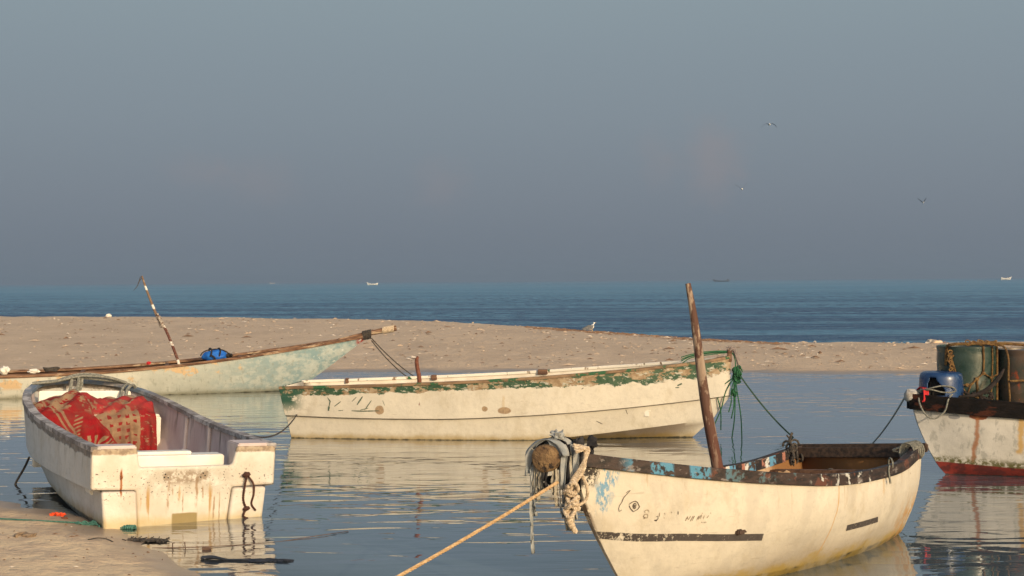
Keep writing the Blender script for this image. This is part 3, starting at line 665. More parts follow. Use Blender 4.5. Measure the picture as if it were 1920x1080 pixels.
# ------------------------------------------------------------------ long canoe (far left)
def boat_far_left():
    root = empty('canoe'); pose(root, -11.0, 30.05, 12.2, -2.0)
    tag(root, 'long pale turquoise wooden canoe with brown rails and a high pointed bow before the sandbar', 'canoe')
    st = [
        [(-4.6, .05, .9), (-4.5, .04, .6), (-4.3, .03, .2), (-4.1, .0, -.1)],
        [(-3.6, .36, .66), (-3.55, .32, .35), (-3.5, .2, .0), (-3.5, 0, -.2)],
        [(-1.5, .58, .52), (-1.5, .54, .28), (-1.5, .42, -.03), (-1.5, 0, -.28)],
        [(.5, .62, .53), (.5, .58, .28), (.5, .45, -.03), (.5, 0, -.3)],
        [(2.5, .60, .60), (2.5, .56, .32), (2.5, .42, -.02), (2.5, 0, -.3)],
        [(4.2, .52, .74), (4.15, .48, .42), (4.1, .34, .02), (4.0, 0, -.25)],
        [(5.8, .38, .93), (5.65, .33, .55), (5.45, .20, .08), (5.2, 0, -.15)],
        [(7.1, .19, 1.12), (6.8, .15, .68), (6.25, .08, .16), (5.9, 0, -.06)],
        [(7.95, .04, 1.25), (7.35, .02, .80), (6.6, .012, .25), (6.15, 0, -.02)]]
    H = Hull(st, smooth=True, nseg=4)
    m, g = newmat('faded_turquoise_paint'); v = g.co(); x, y, z = g.sep(v); rd = g.attr('rimd')
    n = g.noise(v, 1.2, 6, .65); c = g.mix(g.ss(n, .38, .62), (.40, .40, .34), (.52, .50, .42))
    tq = g.mul(g.ss(g.add(x, g.mul(g.sub(n, .5), 4)), 2.5, 6.8), .95); c = g.mix(tq, c, g.mix(g.ss(g.noise(v, 4, 6, .7, (1, 1, 1.5)), .4, .62), (.18, .275, .29), (.39, .43, .40)))
    op = g.mul(g.mul(g.ss(g.noise(v, 1.9, 6, .65, (1, 1, 1.4), (3, 3, 0)), .53, .57), g.band(rd, .03, .30, .05)), g.ss(x, 4.8, 5.5, 1, 0)); c = g.mix(g.mul(op, .85), c, (.55, .36, .18))
    c = g.mix(g.mul(g.ss(g.noise(v, 12, 6, .7, (1, 1, .5)), .55, .62), .5), c, (.25, .26, .21))
    wh = g.mul(g.ss(g.noise(v, 9, 6, .7, (1, 1, 1.4), (8, 0, 0)), .60, .64), g.ss(x, 6.3, 7.0)); c = g.mix(wh, c, (.6, .62, .58))
    red = g.mul(g.ss(x, 7.55, 7.65), g.ss(rd, .15, .3, 1, 0)); c = g.mix(g.mul(red, g.ss(g.noise(v, 14, 4), .4, .5)), c, (.26, .06, .05))
    wl = g.add(z, g.mul(g.sub(g.noise(v, 6, 5, .6), .5), .1)); c = g.mix(g.mul(g.ss(wl, .0, .14, 1, 0), .6), c, (.2, .18, .10)); c = g.mix(g.ss(wl, -.01, .03, 1, 0), c, (.04, .04, .025))
    g.out(c, .6, g.bump(g.noise(v, 8, 5, .6), .008), spec=.3)
    H.hull('hull', m, root, transom=False, n=90)
    H.lining('inner_lining', M['brown_wood'], root, .04, .2, s_end=7.4, transom=False)
    rw, g = newmat('split_brown_rail_wood'); v = g.co(); c = g.mix(g.ss(g.noise(v, 7, 6, .65, (.25, 3, 3)), .38, .62), (.08, .038, .022), (.25, .14, .08))
    c = g.mix(g.ss(g.noise(v, 4, 6, .7, (.5, 2, 2), (4, 4, 0)), .55, .6), c, (.36, .26, .17)); g.out(c, .75, g.bump(g.noise(v, 20, 4, .6, (.2, 1, 1)), .008), spec=.2)
    H.gunwale('gunwale', rw, root, .055, .062, .02, .01, wob=.008, s_end=7.8)
    # inner stringer a little above the lining
    b = MB()
    for sg in (1,):
        us = np.linspace(-4.2, 7.2, 60); b.tube([Vector((H.P(sg, u, 0).x, sg * max(abs(H.P(sg, u, 0).y) - .13, .02), H.P(sg, u, 0).z - .02 + .01 * mnoise.noise(Vector((u * 2, sg, 0))))) for u in us], .030, 6)
    b.build('inner_rail', rw, root)
    for u in (-2.5, -.5, 1.6, 3.4, 5.0):
        b = MB(); r = H.rows(u); b.box((u, 0, r[0, 2] - .05), (.09, 2 * r[0, 1] - .06, .045), bev=.008); b.build('cross_beam', M['brown_wood'], root)
    b = MB(); b.tube([(7.2, 0, 1.12), (7.8, 0, 1.25), (8.25, .0, 1.34), (8.52, 0, 1.39)], [.05, .055, .065, .07], 9); b.build('bow_spar', rw, root)
    b = MB()
    for k in range(9): 
        x = 8.22 + k * .03; b.tube([(x + .02 * math.cos(a), .072 * math.cos(a), 1.335 + (x - 8.22) * .17 + .078 * math.sin(a)) for a in np.linspace(0, 2 * math.pi, 13)], .014, 5)
    b.build('spar_lashing', M['cream_rope'], root)
    b = MB()
    for k in range(6):
        x = 7.75 + k * .035; b.tube([(x, .085 * math.cos(a), 1.22 + (x - 7.75) * .2 + .10 * math.sin(a)) for a in np.linspace(0, 2 * math.pi, 13)], .016, 5)
    b.build('bow_lashing', M['dark_rope'], root)
    return root, H

# ------------------------------------------------------------------ work boat with drums (right edge)
def boat_right():
    root = empty('work_boat'); pose(root, 11.5, 17.45, 180 + 1.5, 0)
    tag(root, 'work boat with a black rim and red bottom carrying drums at the right edge', 'boat')
    st = [
        [(0, .72, .98), (0, .68, .55), (0, .6, .1), (0, 0, -.2)],
        [(2, .82, .88), (2, .78, .5), (2, .68, .05), (2, 0, -.28)],
        [(4, .80, .87), (4, .75, .5), (4, .62, .05), (4, 0, -.3)],
        [(5.2, .60, .91), (5.17, .54, .52), (5.1, .40, .08), (4.9, 0, -.25)],
        [(6.0, .33, .96), (5.95, .27, .56), (5.83, .17, .12), (5.7, 0, -.12)],
        [(6.40, .13, .99), (6.31, .09, .60), (6.14, .05, .16), (6.0, 0, -.05)],
        [(6.55, .03, 1.0), (6.45, .02, .61), (6.24, .012, .17), (6.08, 0, -.03)]]
    H = Hull(st, smooth=True, nseg=5)
    m, g = newmat('grey_white_hull_with_red_bottom'); v = g.co(); x, y, z = g.sep(v); rd = g.attr('rimd')
    c = g.mix(g.ss(g.noise(v, 1.7, 5, .6), .35, .68), (.60, .57, .52), (.45, .43, .39)); c = g.mix(g.mul(g.ss(g.noise(v, 9, 6, .7, (1, 1, .5)), .52, .62), .5), c, (.24, .24, .22))
    c = g.mix(g.mul(spot(g, x, z, 5.83, .76, .05, v, .8, 2.2), 1), c, (.22, .07, .03)); c = g.mix(g.mul(streak(g, x, z, 5.83, .76, .15, .035, v), .85), c, (.32, .13, .05))
    c = g.mix(g.mul(streak(g, x, z, 5.35, .78, .3, .05, v), .9), c, (.48, .30, .10)); c = g.mix(g.mul(spot(g, x, z, 6.08, .74, .03, v, .8, 2), .8), c, (.2, .2, .22))
    al = g.add(z, g.mul(g.sub(g.noise(v, 9, 6, .7), .5), .10)); zl = g.add(.195, g.mul(g.sub(x, 6.2), .06))
    c = g.mix(g.mul(g.ss(g.sub(al, zl), 0, .09, 1, 0), g.ss(g.noise(v, 16, 5, .7), .4, .55)), c, (.13, .12, .05))
    c = g.mix(g.ss(g.sub(g.add(z, g.mul(g.sub(g.noise(v, 7, 5), .5), .02)), zl), -.035, -.028, 1, 0), c, g.mix(g.ss(g.noise(v, 8, 6, .7), .45, .6), (.20, .03, .022), (.10, .022, .02)))
    c = g.mix(g.ss(g.add(z, g.mul(g.sub(g.noise(v, 15, 5), .5), .03)), .0, .015, 1, 0), c, (.03, .02, .018))
    g.out(c, .55, g.bump(g.noise(v, 7, 5, .6), .008), spec=.35)
    H.hull('hull', m, root)
    H.lining('inner_lining', M['dark_wood'], root, .04, .45, s_end=6.2)
    bw = rough_mat('black_tarred_rim', (.004, .0035, .0035), (.011, .008, .007), 7, .85, (.4, 2, 2), .006, c3=(.05, .016, .009), f3=(.59, .66), spec=.12)
    H.gunwale('gunwale', bw, root, .07, .195, .03, .015, wob=.01)
    b = MB(); v = []; f = []
    for u in np.linspace(5.35, 6.5, 14):
        p = H.P(1, u, 0); v += [(p.x, max(p.y - .03, .003), p.z - .03), (p.x, -max(p.y - .03, .003), p.z - .03)]
    meshobj('foredeck', v, [(2 * i, 2 * i + 1, 2 * i + 3, 2 * i + 2) for i in range(13)], M['dark_wood'], root, smooth=False)
    b = MB(); b.blob((6.53, 0, .985), (.095, .075, .085), 3, .12, 1.6); b.build('stem_head', rough_mat('dirty_white_stem_paint', (.45, .43, .40), (.22, .20, .18), 12, .8), root)
    b = MB()
    for k in range(4): b.tube([(6.40 + k * .012, .135, .86 + .02 * k), (6.38 + k * .014, .15, .95), (6.37 + k * .016, .14, 1.03), (6.36 + k * .018, .10, 1.075), (6.36 + k * .018, -.02, 1.085), (6.37 + k * .016, -.13, 1.05)], .011, 6, res=4)
    b.build('red_band', M['red_cloth'], root)
    return root, H
M['red_cloth'] = rough_mat('bright_red_cloth', (.5, .02, .025), (.62, .04, .04), 12, .8)
#PART3
# ------------------------------------------------------------------ ground: one sheet from the near beach under the lagoon, over the sandbar, out under the sea
NX = [-60, -12, -7.5, -5.7, -4.77, -3.95, -3.3, -2.65, -1.9, -.5, 3, 40, 400]; NY = [60, 20.5, 16.7, 15.45, 14.72, 13.95, 12.8, 11.6, 10.2, 8.6, 7.5, 5, 0]
def y_near(x): return np.interp(x, NX, NY)
BX = [-400, -60, -11, -3.5, 6, 10, 25, 400]; BY = [45, 38.5, 37.8, 37.7, 36.6, 35.4, 33.5, 30]
CX = [-400, -60, -26, -21, -15, -6.4, -2.7, .8, 4.0, 6.4, 8.4, 16.5, 30, 400]; CY = [110, 80, 73, 71, 69, 64, 61, 56.5, 52, 48.5, 46.5, 44.5, 42, 40]; CZ = [.9, .8, .75, .75, .73, .72, .66, .56, .46, .38, .34, .38, .4, .4]
def terrain(x, y):
    x = np.asarray(x, float); y = np.asarray(y, float)
    # shore curve wobble
    wob = .10 * np.sin(x * 2.1) + .05 * np.sin(x * 5.3 + 1)
    d = (y_near(x) + wob - y) * .72
    land = np.where(d > 0, .055 * d + .02 * np.sqrt(np.maximum(d, 0)), -.11 * np.abs(d) ** .9)
    land = np.clip(land, -.75, .9)
    yb = np.interp(x, BX, BY) + .25 * np.sin(x * .7) + .12 * np.sin(x * 1.9 + 2); yc = np.interp(x, CX, CY) + .5 * np.sin(x * .33 + 1) + .2 * np.sin(x * 1.3); zc = np.interp(x, CX, CZ)
    t = (y - yb) / (yc - yb)
    bar = np.where(t < 0, -.07 * np.maximum(yb - y, 0), np.where(t < 1, zc * np.sin(np.clip(t, 0, 1) * math.pi / 2) ** .9, zc - .11 * (y - yc)))
    bar = np.clip(bar, -1.2, 2)
    z = np.where(y < 26, np.maximum(land, bar), bar)
    return z
def build_ground():
    xs = np.concatenate([[-6500, -2500, -900, -300, -120], np.arange(-60, -30, 1.0), np.arange(-30, -7, .35), np.arange(-7, 2, .07), np.arange(2, 20, .3), np.arange(20, 60, 1.0), [60, 120, 300, 900, 2500, 6500]])
    ys = np.concatenate([[-300, -60, -20, -5, 2, 6], np.arange(7, 18, .07), np.arange(18, 34, .5), np.arange(34, 80, .2), [82, 86, 95, 120, 200, 500, 1500, 6500]])
    X, Y = np.meshgrid(xs, ys, indexing='xy'); Z = terrain(X, Y)
    for k in range(Z.size):
        i = np.unravel_index(k, Z.shape)
        if 6 < Y[i] < 80 and abs(X[i]) < 60 and Z[i] > -.15:
            p = Vector((X[i] * .9, Y[i] * .9, 0)); near = 1.5 if Y[i] < 18 else 2.0
            Z[i] += near * .012 * mnoise.fractal(p * 1.6, 1.0, 2.0, 4) * min(1, (Z[i] + .15) * 8) + (.02 * mnoise.noise(p * .35) if Y[i] > 30 and Z[i] > .05 else 0)
    v = np.stack([X.ravel(), Y.ravel(), Z.ravel()], -1); nx = len(xs); f = []
    for j in range(len(ys) - 1):
        for i in range(nx - 1): f.append((j * nx + i, j * nx + i + 1, (j + 1) * nx + i + 1, (j + 1) * nx + i))
    m, g = newmat('beach_sand'); p = g.geo(); x, y, z = g.sep(p)
    n1 = g.noise(p, .5, 5, .6, (1, .6, 1)); n2 = g.noise(p, 3.5, 6, .65); n3 = g.noise(p, 60, 4, .7)
    c = g.mix(g.ss(n1, .35, .65), SAND[0], SAND[1]); c = g.mix(g.mul(g.ss(n2, .45, .7), .45), c, SAND[2]); c = g.mix(g.mul(g.ss(n3, .35, .75), .4), c, tuple(k * .62 for k in SAND[0]))
    c = g.mix(g.ss(y, 22, 17), c, g.mix(g.ss(n2, .4, .62), (.78, .57, .35), (.60, .43, .28)))
    pale = g.ss(g.noise(p, 1.1, 6, .7, (.6, 1.6, 1), (4, 1, 0)), .56, .66); c = g.mix(g.mul(pale, .45), c, (.72, .54, .38))
    specks = g.mul(g.ss(g.voro(p, 5.5, (1, 1, 1)), .05, .09, 1, 0), g.ss(g.noise(p, .9, 3), .48, .6)); c = g.mix(g.mul(specks, .35), c, (.80, .70, .58))
    dk = g.mul(g.ss(g.voro(p, 3.1, (1, 1.8, 1), off=(9, 2, 0)), .04, .08, 1, 0), g.ss(g.noise(p, .6, 3, .5, (1, 1, 1), (2, 9, 0)), .5, .6)); c = g.mix(g.mul(dk, .8), c, (.16, .09, .05))
    zz = g.add(z, g.mul(g.sub(g.noise(p, 1.6, 5, .6), .5), .03)); wet = g.ss(zz, .012, .06, 1, 0)
    c = g.mix(g.mul(wet, .85), c, (.24, .175, .13))
    rough = g.ss(wet, 0, 1, .92, .32)
    b = g.bump(g.add(g.mul(n2, 1.0), g.add(g.mul(g.noise(p, 14, 5, .65), .6), g.mul(n3, .12))), .05, g.ss(wet, 0, 1, .9, .15))
    g.put(b.node.inputs['Strength'], g.ss(wet, 0, 1, .9, .12))
    g.out(c, rough, b, spec=.35)
    o = meshobj('beach_ground', v, f, m); tag(o, kind='structure'); o['label'] = 'beige sand of the near beach and the sandbar'
    return o
SAND = ((.62, .455, .305), (.53, .385, .26), (.70, .53, .365))

def build_lagoon():
    xs = np.concatenate([[-400, -120, -60, -30, -20], np.arange(-14, 4, .14), np.arange(4, 20, .8), [20, 30, 60, 120, 400]]); ys = np.concatenate([[-60, -10, 2, 6], np.arange(7, 18, .14), np.arange(18, 34, 1.0), np.arange(34, 41, .25), [42, 46, 50]])
    X, Y = np.meshgrid(xs, ys); D = -terrain(X, Y); v = np.stack([X.ravel(), Y.ravel(), np.zeros(X.size)], -1); nx = len(xs)
    f = [(j * nx + i, j * nx + i + 1, (j + 1) * nx + i + 1, (j + 1) * nx + i) for j in range(len(ys) - 1) for i in range(nx - 1)]
    m, g = newmat('calm_lagoon_water'); p = g.geo(); x, y, z = g.sep(p); dep = g.attr('depth')
    # ripples: long low swell, mid ripples in drifting patches, fine cat's paws
    patchy = g.ss(g.noise(p, .16, 3, .5, (.55, 1.2, 1), (3.3, 1.7, 0)), .36, .62)
    patch2 = g.ss(g.noise(p, .5, 3, .5, (.35, 1.3, 1), (1, 7, 0)), .40, .66)
    w1 = g.noise(p, .9, 2, .5, (.55, 1.25, 1), dist=.3); w2 = g.noise(p, 2.6, 2, .45, (.42, 1.25, 1), (5, 5, 0), dist=.5); w3 = g.noise(p, 7.5, 2, .5, (.35, 1.3, 1), (1, 2, 0))
    h = g.add(g.mul(w1, RIP[0]), g.add(g.mul(g.mul(w2, RIP[1]), g.add(g.mul(patchy, .7), .36)), g.mul(g.mul(w3, RIP[2]), g.add(.12, g.mul(patchy, patch2)))))
    nrm = g.bump(h, 1.0)
    fres = g.new('ShaderNodeFresnel'); fres.inputs[0].default_value = 1.33; g.l.new(nrm, fres.inputs['Normal'])
    gl = g.new('ShaderNodeBsdfGlossy'); gl.inputs['Roughness'].default_value = .015; gl.inputs['Color'].default_value = (.96, .97, .98, 1); g.l.new(nrm, gl.inputs['Normal'])
    murk = g.new('ShaderNodeBsdfDiffuse'); murk.inputs['Color'].default_value = (*MURK, 1)
    tr = g.new('ShaderNodeBsdfTransparent'); tr.inputs['Color'].default_value = (.80, .84, .82, 1)
    b1 = g.new('ShaderNodeMixShader'); g.l.new(g.ss(dep, .0, .26), b1.inputs[0]); g.l.new(tr.outputs[0], b1.inputs[1]); g.l.new(murk.outputs[0], b1.inputs[2])
    mx = g.new('ShaderNodeMixShader'); g.l.new(g.m('MULTIPLY', fres.outputs[0], 1.55, clamp=True), mx.inputs[0]); g.l.new(b1.outputs[0], mx.inputs[1]); g.l.new(gl.outputs[0], mx.inputs[2])
    o = g.new('ShaderNodeOutputMaterial'); g.l.new(mx.outputs[0], o.inputs[0])
    ob = meshobj('lagoon_water', v, f, m, attrs={'depth': D.ravel()}); tag(ob, kind='structure'); ob['label'] = 'calm grey blue lagoon water'
RIP = (.013, .018, .0024); MURK = (.085, .115, .135)
def build_sea():
    xs = [-6400, -1500, -300, 0, 300, 1500, 6400]; ys = [50, 80, 200, 600, 1800, 6400]
    v = [(x, y, 0) for y in ys for x in xs]; nx = len(xs); f = [(j * nx + i, j * nx + i + 1, (j + 1) * nx + i + 1, (j + 1) * nx + i) for j in range(len(ys) - 1) for i in range(nx - 1)]
    # the seaward side reaches in to the bar on the right as well
    m, g = newmat('open_sea_water'); p = g.geo(); x, y, z = g.sep(p)
    w1 = g.noise(p, .16, 3, .55, (.35, 1.5, 1)); w2 = g.noise(p, .9, 4, .6, (.5, 1.2, 1), (3, 1, 0)); w3 = g.noise(p, 3.6, 3, .6, (.6, 1.1, 1), (1, 3, 0))
    h = g.add(g.mul(w1, .9), g.add(g.mul(w2, .42), g.mul(w3, .08))); nrm = g.bump(h, 1.0)
    lg = g.m('LOGARITHM', g.add(y, g.mul(x, .12)), 2.0)
    bandn = g.noise(g.comb(g.mul(x, .0035), lg, 0), 2.6, 4, .6, (1, 1.6, 1)); c = g.mix(g.ss(bandn, .38, .62), SEA[0], SEA[1])
    st2 = g.noise(g.comb(g.mul(x, .10), g.mul(lg, 6), 0), 4.5, 6, .7, (1, 2.2, 1)); c = g.mix(g.mul(g.mul(g.ss(st2, .47, .60), .65), g.ss(y, 700, 150, .35, 1)), c, SEA[2])
    sw = g.ss(g.noise(g.comb(g.mul(x, .012), g.mul(lg, 6), 0), 1.15, 4, .62, (1, 1, 1), (0, 1.7, 0)), .44, .56); c = g.mix(g.mul(g.mul(sw, g.ss(y, 220, 80)), .85), c, SEA[3])
    fine_ = g.noise(g.comb(g.mul(x, .8), g.mul(lg, 30), 0), 1.0, 5, .78, (1, 1, 1), (2, 2, 2), .4); big_ = g.noise(g.comb(g.mul(x, .03), g.mul(lg, 9), 0), 1.0, 3, .55, (1, 1, 1), (5, 2, 2))
    fm = g.mul(g.ss(fine_, .47, .56), g.add(.35, g.mul(g.ss(big_, .42, .56), .75))); c = g.mix(g.mul(fm, g.ss(y, 430, 90)), c, SEA[3]); c = g.mix(g.mul(g.mul(g.ss(fine_, .46, .36), .6), g.ss(y, 300, 60)), c, (.11, .21, .27))  # dark and bright sides of the wavelets painted into the sea colour
    fres = g.new('ShaderNodeFresnel'); fres.inputs[0].default_value = 1.33; g.l.new(nrm, fres.inputs['Normal'])
    gl = g.new('ShaderNodeBsdfGlossy'); gl.inputs['Roughness'].default_value = .12; gl.inputs['Color'].default_value = (.85, .92, 1, 1); g.l.new(nrm, gl.inputs['Normal'])
    df = g.new('ShaderNodeBsdfDiffuse'); g.l.new(c, df.inputs['Color'])
    mx = g.new('ShaderNodeMixShader'); g.l.new(g.mul(fres.outputs[0], .9), mx.inputs[0]); g.l.new(df.outputs[0], mx.inputs[1]); g.l.new(gl.outputs[0], mx.inputs[2])
    oo = g.new('ShaderNodeOutputMaterial'); g.l.new(mx.outputs[0], oo.inputs[0])
    o = meshobj('sea_water', v, f, m, smooth=False); tag(o, kind='structure'); o['label'] = 'deep blue sea out to the hazy horizon'
SEA = ((.085, .225, .31), (.13, .285, .36), (.045, .15, .24), (.004, .03, .085))
def build_haze():
    b = MB(); b.box((0, 3150, 12.0), (12700, 6600, 27.0)); m = bpy.data.materials.new('sea_haze'); m.use_nodes = True; m.node_tree.nodes.clear(); g = G(m.node_tree)
    pv = g.new('ShaderNodeVolumePrincipled'); pv.inputs['Color'].default_value = (*HAZE[1], 1); pv.inputs['Density'].default_value = HAZE[0]; pv.inputs['Anisotropy'].default_value = 0.0
    o = g.new('ShaderNodeOutputMaterial'); g.l.new(pv.outputs[0], o.inputs['Volume'])
    ob = b.build('haze', m, smooth=False); tag(ob, kind='stuff'); ob['label'] = 'thin grey morning haze over the sea'; ob['category'] = 'haze'
HAZE = (4.5e-4, (.26, .36, .52))

M['pale_rope'] = rough_mat('pale_grey_rope', (.55, .54, .48), (.66, .64, .56), 40, .9)
# ------------------------------------------------------------------ build everything
build_ground(); build_lagoon(); build_sea()
rootA, HA = boat_front_left(); rootC, HC = boat_middle(); rootD, HD = boat_front_right(); rootB, HB = boat_far_left(); rootE, HE = boat_right()
def W(root, p):       # boat frame -> world
    return Matrix.Translation(root.location) @ root.rotation_quaternion.to_matrix().to_4x4() @ Vector(p)
def thing(mb, name, mat, label, cat, group=None, sh=40):
    o = mb.build(name, mat, None, sh=sh); return tag(o, label, cat, group)

# red cloth over the forward thwart of the left boat
def cloth():
    na, nb = 90, 64; v = []; uv = []
    for i in range(na + 1):
        a = i / na; y = .80 - 1.52 * a
        zt = float(np.interp(a, [0, .08, .2, .36, .42, .5, .6, .75, .88, .95, 1], [.85, .89, .95, 1.05, 1.03, .97, .94, .95, .97, .95, .90])); zf = .76 + .03 * math.sin(a * 9)
        for j in range(nb + 1):
            t = j / nb
            if t < .42:
                w = t / .42; x = 4.62 + (4.12 - 4.62) * w; z = zt * (1 - w ** 1.6) + zf * w ** 1.6
                q = Vector((x * 3, y * 4, 1)); z += .02 * math.sin(math.pi * min(w, 1)) + .05 * mnoise.fractal(q * 1.4, 1.0, 2.0, 4) * math.sin(math.pi * min(w * 1.1, 1)); z += .015 * math.sin(y * 26 + x * 22)
            else:
                w = (t - .42) / .58; amp = .035 * min(1, w * 2.2)
                fold = amp * (math.sin(y * 23 + 2.0 * math.sin(y * 3.3) + w) + .5 * math.sin(y * 47 + 1)) + .03 * mnoise.noise(Vector((y * 5, w * 3, 3)))
                x = 4.09 - .10 * w + fold - .05 * math.sin(w * math.pi); z = zf - (.50 + .06 * math.sin(a * 7)) * w; 
                if w < .08: x += .03 * (1 - w / .08)
            v.append((x, y + .02 * mnoise.noise(Vector((x * 4, y * 3, 9))), z)); uv.append((a, t))
    f = [(i * (nb + 1) + j, (i + 1) * (nb + 1) + j, (i + 1) * (nb + 1) + j + 1, i * (nb + 1) + j + 1) for i in range(na) for j in range(nb)]
    m, g = newmat('red_and_beige_printed_cloth'); t = g.co('UV'); x, y, z = g.sep(t)
    wv = g.mul(g.sub(g.noise(t, 4, 4, .6), .5), .05); xx = g.add(x, wv)
    red = (.235, .007, .010); bei = (.27, .175, .10)
    edge = g.add(.50, g.mul(g.sub(y, .45), .32)); right = g.ss(g.sub(xx, edge), -.004, .004)
    # left: red with beige line bands and a leaf fan
    dx = g.sub(xx, .46); dy = g.mul(g.sub(y, .92), 1.0); an = g.m('ARCTAN2', dy, dx); rr = g.m('SQRT', g.add(g.mul(dx, dx), g.mul(dy, dy)))
    fan = g.mul(g.ss(g.m('SINE', g.mul(an, 21)), -.1, .2), g.band(rr, .05, .24, .01)); 
    st_ = g.sub(xx, g.mul(g.sub(y, .4), .40)); lines = g.add(g.band(st_, .155, .175, .003), g.band(st_, .20, .225, .003))
    lf = g.mul(g.ss(g.m('SINE', g.mul(g.add(y, g.mul(xx, .8)), 120)), .0, .3), g.band(g.sub(xx, g.mul(y, -.1)), .36, .43, .006))
    mask_l = g.m('MAXIMUM', g.m('MAXIMUM', fan, lines), g.mul(lf, g.band(y, .42, .68, .01)))
    top = g.mul(g.ss(y, .40, .34), g.ss(g.noise(t, 7, 5, .65, (1, 1.6, 1)), .48, .52)); mask_l = g.m('MAXIMUM', mask_l, top)
    cl = g.mix(mask_l, red, bei)
    vt = g.new('ShaderNodeTexVoronoi', feature='F1', distance='CHEBYCHEV'); g.l.new(g.scale(t, (1, .62, 1)), vt.inputs['Vector']); vt.inputs['Scale'].default_value = 15; vt.inputs['Randomness'].default_value = .35
    sq = g.ss(vt.outputs['Distance'], .23, .27, 1, 0); sq = g.mul(sq, g.ss(g.noise(t, 13, 1, .5, (1, .62, 1), (3, 1, 0)), .44, .47))
    cr = g.mix(sq, bei, red); border = g.band(g.sub(xx, edge), .0, .018, .003); cr = g.mix(border, cr, red)
    rr_ = g.ss(xx, .845, .855); cr = g.mix(rr_, cr, g.mix(g.ss(g.noise(t, 16, 4, .6), .58, .62), (.26, .012, .014), (.30, .15, .09)))
    topr = g.mul(g.ss(y, .40, .34), g.ss(g.noise(t, 6, 5, .65), .43, .5)); cr = g.mix(topr, cr, (.34, .03, .03))
    hem = g.ss(y, .07, .05); c = g.mix(right, cl, cr); c = g.mix(hem, c, (.36, .25, .15)); c = g.mix(g.ss(g.noise(t, 5, 6, .65), .38, .62, 0, .5), c, (.14, .045, .03))
    g.out(c, .9, g.bump(g.noise(t, 14, 6, .65, (1, .5, 1)), .03, .8), spec=.15)
    o = meshobj('cloth', [W(rootA, p) for p in v], f, m, uv=uv)
    so_ = o.modifiers.new('thickness', 'SOLIDIFY'); so_.thickness = .006
    tag(o, 'red and beige patterned cloth draped inside the white boat at the sand edge', 'cloth')
cloth()
def A(p): return W(rootA, p)
b = MB()      # ropes over the bow of the left boat
rc = [HA.P(1, 5.55, 0), HA.P(-1, 5.55, 0)]
for k, (x0, r) in enumerate(((5.42, .022), (5.47, .018), (5.33, .02), (5.52, .016))):
    pw = HA.P(1, x0, 0).y
    pts = [(x0 + .02 * k, -pw + .02 * k, 1.10), (x0 - .05, -pw * .5, 1.14 + .02 * k), (x0 + .04, 0, 1.16 + .015 * k), (x0 - .02, pw * .55, 1.12), (x0 + .02, pw - .02, 1.09)]
    b.tube([A(p) for p in pts], r, 6, res=6)
for (y, x) in ((.12, 5.4), (.03, 5.38), (-.02, 5.42)):
    b.tube([A(p) for p in [(x + .08, y, 1.13), (x, y, 1.17), (x - .06, y + .01, 1.08), (x - .12, y + .05, .92), (x - .25, y + .03, .80)]], .022, 6, res=6)
b.tube([A(p) for p in [(5.1, -.70, 1.02), (5.02, -.62, 1.09), (4.9, -.52, 1.03), (4.75, -.46, .86)]], .022, 6, res=6)
b.tube([A(p) for p in [(5.15, -.66, 1.05), (5.08, -.56, 1.10), (4.95, -.46, 1.02), (4.8, -.40, .84)]], .018, 6, res=6)
thing(b, 'rope', M['grey_rope'], 'tangled grey green ropes lashed over the bow above the red cloth', 'rope')
b = MB(); b.tube([A(p) for p in [(-.02, -.63, .475), (-.05, -.63, .46), (-.055, -.61, .36), (-.05, -.60, .22), (-.06, -.635, .12)]], .013, 6, res=6, strands=2, pitch=.05)
b.tube([A(p) for p in [(-.03, -.64, .47), (-.06, -.70, .38), (-.05, -.71, .27), (-.05, -.69, .17), (-.06, -.735, .10)]], .011, 6, res=6)
b.tube([A(p) for p in [(-.055, -.64, .14), (-.07, -.60, .05), (-.06, -.66, .01), (-.06, -.63, -.06)]], .013, 6, res=6, strands=2, pitch=.05)
for c0, r0 in (((-.04, -.63, .475), .030), ((-.06, -.635, .125), .026)): b.blob(A(c0), (r0 * 1.3, r0 * 1.3, r0), 2, .3, 3, 2)
thing(b, 'rope', rough_mat('dark_red_brown_rope', (.05, .02, .015), (.10, .045, .03), 40, .9), 'short dark brown knotted rope hanging from the notched stern', 'rope')
b = MB(); pa = A((3.4, .97, .32)); b.tube([pa, Vector((-6.02, 17.05, .18)), Vector((-6.09, 16.97, .02)), Vector((-6.1, 16.9, -.1))], .014, 6, res=8)
thing(b, 'rope', M['dark_rope'], 'black mooring rope running from the boat flank into the water at the left edge', 'rope')

# line between the left boat and the middle boat
b = MB(); p1 = W(rootC, HC.Pz(-1, .06, .38)) + Vector((-.01, -.01, 0)); p0 = A(HA.P(-1, .9, 0)) + Vector((.02, 0, .0)); b.tube(sag(p0, p1, .13, 18), .011, 5)
thing(b, 'rope', M['dark_rope'], 'thin black line sagging between the left boat and the middle boat', 'rope')

